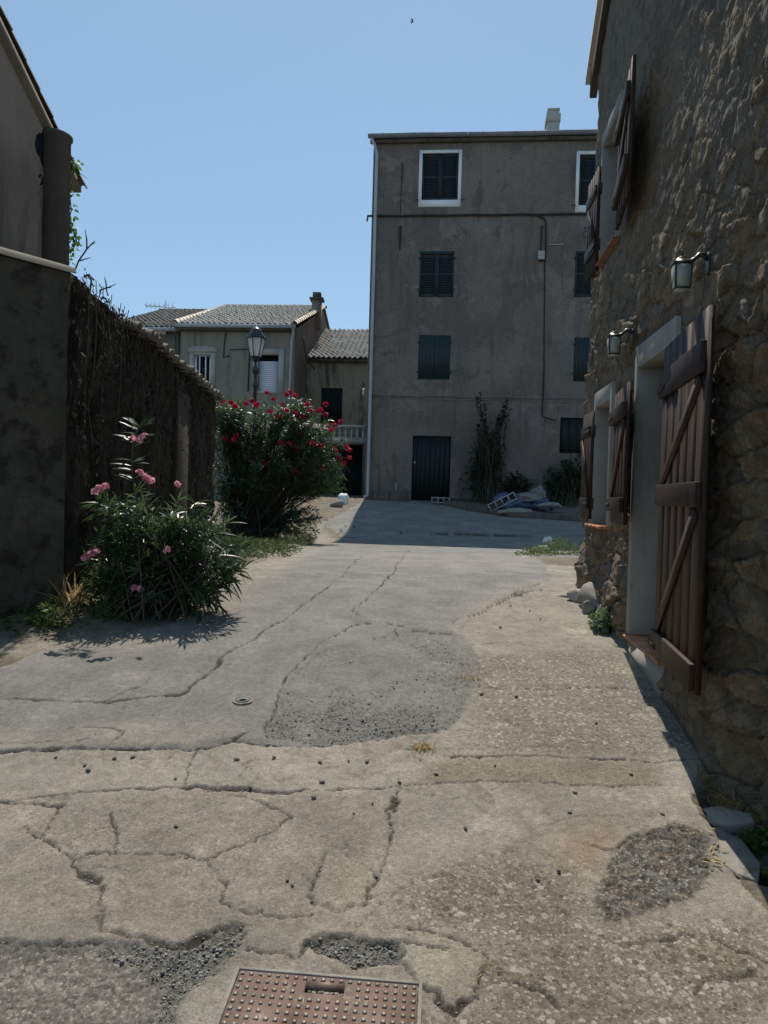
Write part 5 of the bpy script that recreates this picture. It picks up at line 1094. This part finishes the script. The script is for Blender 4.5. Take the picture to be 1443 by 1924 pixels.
# loose stones -------------------------------------------------------
sp = [(725, 1527), (1010, 1655), (875, 1557), (665, 1530), (470, 1480), (250, 1425), (105, 1425), (602, 1432), (790, 1428), (1070, 1527), (940, 1180), (690, 1430), (1050, 1640), (540, 1655), (330, 1465), (820, 1455), (905, 1305), (700, 1510), (330, 1555), (165, 1450), (550, 1665), (970, 1310), (1080, 1490), (1120, 1360), (445, 1430), (515, 1425), (160, 1440), (1185, 1455), (215, 1427), (995, 1150), (1015, 1165), (960, 1140), (750, 1470), (605, 1470), (655, 1430), (1130, 1300), (930, 1440), (1245, 1530), (590, 1500), (425, 1115)]
m0 = MB(); m0.rock((0, 0, 0), .012, .009, .009, 4, 0, nu=12, nv=8); st0 = m0.build('loose_stone', M_peb, None, (0, 0, 0))
for i, (px, py) in enumerate(sp):
    o = st0 if i == 0 else st0.copy()
    if i: COL.objects.link(o)
    p = gpt(px, py); o.location = (p.x, p.y, p.z+.004); s = random.uniform(.5, 1.5); o.scale = (s*random.uniform(.8, 1.3), s*random.uniform(.7, 1.1), s*random.uniform(.5, .9)); o.rotation_euler = (random.uniform(-.3, .3), 0, random.uniform(0, 6))
    tag(o, 'small dark loose pebble lying on the concrete or asphalt of the lane', 'pebble', 'loose pebbles on the lane')
# fine gravel on the worn patch and in the holes, one stuff object
cand = np.argwhere((A['gravel']*(1-island) > .5) & (GY < 7)); cand2 = np.argwhere(A['cdark'] > .5); cand3 = np.argwhere((A['crack'] > .55) & (GY < 5.5)); cand4 = np.argwhere((A['gdark'] > .5))
pick = np.concatenate([cand[RNG.choice(len(cand), 900)], cand4[RNG.choice(len(cand4), 800)], cand2[RNG.choice(len(cand2), 1500)], cand3[RNG.choice(len(cand3), 900)]]); n = len(pick)
Pp = np.stack([GX[pick[:, 0], pick[:, 1]], GY[pick[:, 0], pick[:, 1]], z[pick[:, 0], pick[:, 1]]], 1)+RNG.normal(0, 1, (n, 3))*np.array([.008, .008, .0])
sz = RNG.uniform(.002, .0075, n)*RNG.choice([.6, 1, 1.6], n, p=[.55, .40, .05]); base = np.array([[1, 0, 0], [-1, 0, 0], [0, 1, 0], [0, -1, 0], [0, 0, 1], [0, 0, -1]], float); tri = np.array([[0, 2, 4], [2, 1, 4], [1, 3, 4], [3, 0, 4], [2, 0, 5], [1, 2, 5], [3, 1, 5], [0, 3, 5]])
Bv = base[None]*RNG.uniform(.6, 1.3, (n, 6, 1)); an_ = RNG.uniform(0, 6.3, n); ca, sa_ = np.cos(an_)[:, None], np.sin(an_)[:, None]; Bv = np.stack([Bv[..., 0]*ca-Bv[..., 1]*sa_, Bv[..., 0]*sa_+Bv[..., 1]*ca, Bv[..., 2]*.7+.25], -1)
Vg = Pp[:, None]+Bv*sz[:, None, None]; Fg = (np.arange(n)*6)[:, None, None]+tri[None]
m, nt, b = newmat('gravel grains'); L(nt, mixc(nt, attr(nt, 'rnd'), (.11, .107, .10), (.35, .335, .31)), b.inputs['Base Color']); b.inputs['Roughness'].default_value = .9
tag(mesh_np('loose_gravel', Vg.reshape(-1, 3), [Fg.reshape(-1, 3)], m, None, None, False, {'rnd': np.repeat(RNG.random(n), 6)}), 'loose dark gravel on the worn asphalt patch and in the holes', 'gravel', kind='stuff')
# dead leaf litter along the wall foot
n = 700; px_ = RNG.uniform(0, 1, n); side = RNG.random(n) < .6
Pl = [gp(*(((lambda t: (20+t*400+RNG.normal(0, 12), 1205-t*130+RNG.normal(0, 9)))(RNG.random()) if s else (RNG.uniform(1330, 1443), RNG.uniform(1430, 1640))))) for s in side]
Pl = np.array([(p.x, p.y, gz(p.x, p.y)+.008) for p in Pl])
V_, F_, a = leaves(Pl, rdir(n, -.1, .3), np.tile([0, 0, 1.], (n, 1))+.6*rdir(n), RNG.uniform(.02, .05, n), RNG.uniform(.003, .009, n), .1, .3)
tag(mesh_np('leaf_litter', V_, F_, M_drygr, None, None, False, {'rnd': a}), 'dry fallen leaves along the edges of the lane', 'leaves', kind='stuff')
# ================================================================== METAL COVERS
TL, TR = gp(450, 1824), gp(787, 1853); W_ = math.hypot(TR.x-TL.x, TR.y-TL.y); u_c = Vector((TR.x-TL.x, TR.y-TL.y, 0)).normalized(); v_c = Vector((u_c.y, -u_c.x, 0))
sl_u = float(G(TL.y+u_c.y)-G(TL.y)); sl_v = float(G(TL.y+v_c.y)-G(TL.y)); o_c = Vector((TL.x, TL.y, float(G(TL.y))+.002))
MC = lambda s, h, d: o_c+(u_c+Vector((0, 0, sl_u)))*s+(v_c+Vector((0, 0, sl_v)))*d+Vector((0, 0, h))      # d runs towards the camera
m_, nt, b = newmat('rusty painted iron'); v = coords(nt); c = mixc(nt, rng(nt, noise(nt, v, 6, 8, .7), .35, .65), (.125, .078, .064), (.185, .122, .102)); c = mixc(nt, rng(nt, noise(nt, v, 14, 7, .75, .5), .55, .66), c, (.27, .23, .19)); c = mixc(nt, rng(nt, noise(nt, v, 3.1, 5, .6), .62, .72), c, (.30, .19, .085))
L(nt, c, b.inputs['Base Color']); b.inputs['Roughness'].default_value = .6; b.inputs['Metallic'].default_value = .25; bump(nt, b, noise(nt, v, 90, 5, .75), .4, .003); M_rust = m_
M_worn = mottled('worn bare iron', (.17, .145, .13), (.28, .25, .23), 6, rough=.5, metal=.3, bs=.3, bscale=90, bd=.002)
CV = thing('manhole_cover', MC(W_/2, 0, W_/2), 'square rusty iron cover with raised studs and lifting slot in the foreground concrete', 'manhole cover')
m = MB(); e = .012
m.box(MC, -e, 0, -.03, .006, -e, W_+e); m.box(MC, W_, W_+e, -.03, .006, -e, W_+e); m.box(MC, 0, W_, -.03, .006, -e, 0); m.box(MC, 0, W_, -.03, .006, W_, W_+e); m.build('frame', M_rock, CV, bevel=.002)
g = .003; sl0, sl1, sd0, sd1 = .385*W_, .60*W_, .075*W_, .125*W_
m = MB(); m.box(MC, g, sl0, -.03, .002, g, W_-g); m.box(MC, sl1, W_-g, -.03, .002, g, W_-g); m.box(MC, sl0, sl1, -.03, .002, g, sd0); m.box(MC, sl0, sl1, -.03, .002, sd1, W_-g); m.box(MC, sl0, sl1, -.03, -.016, sd0, sd1); m.build('plate', M_rust, CV)
m = MB(); N_ = 20; st = W_/N_; r = st*.22
for i in range(N_):
    for j in range(N_):
        s, d = (i+.5)*st, (j+.5)*st
        if sl0-.7*st < s < sl1+.7*st and sd0-.4*st < d < sd1+.5*st: continue
        if random.random() < .02: continue
        r = st*random.uniform(.17, .235)
        P_ = [MC(s+a*q, h, d+c_*q) for h, q in ((.0021, r*1.15), (.0065, r*.8)) for a in (-1, 1) for c_ in (-1, 1)]
        m.hexa([P_[k] for k in (0, 1, 2, 3, 4, 5, 6, 7)])
m.build('studs', M_worn, CV)
m = MB()
for k in range(40): m.rock(MC(random.uniform(sl0+.004, sl1-.004), -.012, random.uniform(sd0+.002, sd1-.002)), .006, .005, .005, k, 0, nu=7, nv=5)
m.build('slot_grit', M_rockp, CV)
p = gpt(456, 1321); m = MB(); tilt = .12
VC = thing('valve_cover', p, 'small round pale metal cover in the asphalt left of the worn patch', 'valve cover')
def disc(mb, r0, r1, z0, z1, n=28):
    vs = [p+Vector((r*math.cos(2*math.pi*k/n), r*math.sin(2*math.pi*k/n), zz+.1*r*math.sin(2*math.pi*k/n))) for r, zz in ((r0, z0), (r0, z1), (r1, z1), (r1, z0)) for k in range(n)]
    mb.add(vs, [(i*n+k, i*n+(k+1) % n, (i+1)*n+(k+1) % n, (i+1)*n+k) for i in range(3) for k in range(n)]); return mb
disc(MB(), .052, .064, -.01, .006).build('rim', M_rock, VC); disc(MB(), .0, .050, -.01, .003).build('lid', M_rock, VC); disc(MB(), .024, .030, .0032, .005).build('ring', M_rock, VC)
# ================================================================== STREET LAMP
yL = 19.0; lb = at(474, 940, yL); lb.z = gz(lb.x, yL); lt = at(482, 614, yL).z; l0 = at(480, 670, yL).z; l1 = at(481, 637, yL).z; uL = yL/F_PX; lx = lb.x+.02
SL = thing('street_lamp', lb, 'dark cast iron street lamp with a tapered white glass lantern behind the crimson oleander', 'street lamp')
m = MB(); hh = l0-lb.z-.05
m.lathe(lb, [(.14, -.05), (.14, .25), (.11, .3), (.10, .7), (.07, .8), (.055, 1.0), (.05, hh*.55), (.045, hh-.75), (.07, hh-.72), (.07, hh-.66), (.045, hh-.6), (.05, hh-.4), (.075, hh-.36), (.085, hh-.25), (.06, hh-.22), (.03, hh-.18), (.03, hh)], 14); m.build('post', M_blackmetal, SL, smooth=False)
cx = Vector((lb.x, lb.y, 0)); rt, rb = 17.0*uL, 9.5*uL
m = MB(); m.lathe(cx, [(rb*1.05, l0), (rb*1.05, l0+.01), (rt*.98, l1), (rt*.98, l1+.01)], 6, .3); gl = m.build('glass', M_opal, SL)
m = MB()
for k in range(6):
    a = .3+k*math.pi/3; m.tube([cx+Vector((rb*1.09*math.cos(a), rb*1.09*math.sin(a), l0)), cx+Vector((rt*1.02*math.cos(a), rt*1.02*math.sin(a), l1))], .012, 5)
m.lathe(cx, [(rb*1.15, l0-.03), (rb*1.15, l0)], 6, .3); m.lathe(cx, [(rb*.5, l0-.12), (rb*1.0, l0-.031)], 6, .3); m.build('cage', M_blackmetal, SL)
lm = l1+(lt-l1)*.62
m = MB(); m.lathe(cx, [(rt*1.13, l1+.005), (rt*1.13, l1+.04), (rt*.62, lm), (rt*.62, lm+.03), (rt*.45, lm+.07), (.03, lm+.11), (.03, lt-.05), (.045, lt-.02), (.01, lt+.02)], 6, .3); m.build('roof_cap', M_blackmetal, SL)
# ================================================================== BIRD
bc = at(775, 41, 45); m = MB()
m.rock(bc, .11, .035, .03, 2, .2, nu=10, nv=7)
m.add([bc+Vector(v) for v in ((.035, 0, .015), (-.035, 0, .015), (-.10, -.14, .08), (-.07, -.26, .03), (.015, -.13, .085), (-.10, .14, .08), (-.07, .26, .03), (.015, .13, .085))], [(0, 1, 2, 4), (4, 2, 3), (0, 7, 5, 1), (7, 6, 5)])
m.add([bc+Vector(v) for v in ((-.08, -.015, 0), (-.08, .015, 0), (-.16, .03, .01), (-.16, -.03, .01))], [(0, 1, 2, 3)])
tag(m.build('bird', M_blackmetal, None, bc), 'tiny dark bird flying high in the clear sky', 'bird')
# ================================================================== CAMERA, SUN, SKY
cam = bpy.data.cameras.new('camera'); cam.sensor_fit = 'VERTICAL'; cam.sensor_height = 36; cam.lens = 36*F_PX/1924; cam.clip_start = .05; cam.clip_end = 2000
co = bpy.data.objects.new('camera', cam); COL.objects.link(co); scene.camera = co
Fw = Vector((0, math.cos(PITCH), -math.sin(PITCH))); Up = Vector((0, math.sin(PITCH), math.cos(PITCH))); Rt = Vector((1, 0, 0))
Rr = Rt*math.cos(ROLL)+Up*math.sin(ROLL); Uu = -Rt*math.sin(ROLL)+Up*math.cos(ROLL)
mw = Matrix((Rr, Uu, -Fw)).transposed().to_4x4(); mw.translation = (0, 0, EYE); co.matrix_world = mw
SUN_AZ, SUN_EL = R(2.2), R(58)
sd = Vector((math.sin(SUN_AZ)*math.cos(SUN_EL), math.cos(SUN_AZ)*math.cos(SUN_EL), math.sin(SUN_EL)))
sl_ = bpy.data.lights.new('sun', 'SUN'); sl_.energy = 5.0; sl_.angle = R(.5); sl_.color = (1, .935, .83)
so = bpy.data.objects.new('sun', sl_); COL.objects.link(so); so.rotation_euler = sd.to_track_quat('Z', 'Y').to_euler(); so.location = (0, 0, 30)
w = bpy.data.worlds.new('World'); scene.world = w; w.use_nodes = True; nt = w.node_tree
sk = nt.nodes.new('ShaderNodeTexSky'); sk.sky_type = 'NISHITA'; sk.sun_disc = False; sk.sun_elevation = SUN_EL; sk.sun_rotation = SUN_AZ; sk.altitude = 100; sk.air_density = .9; sk.dust_density = .3; sk.ozone_density = 1.2
mx_ = mixc(nt, .5, sk.outputs[0], (2.15, 3.65, 5.0)); nt.links.new(mx_, nt.nodes['Background'].inputs['Color']); nt.nodes['Background'].inputs['Strength'].default_value = .14
scene.view_settings.view_transform = 'Standard'; scene.view_settings.look = 'None'; scene.view_settings.exposure = 0; scene.view_settings.gamma = 1
scene.cycles.max_bounces = 6
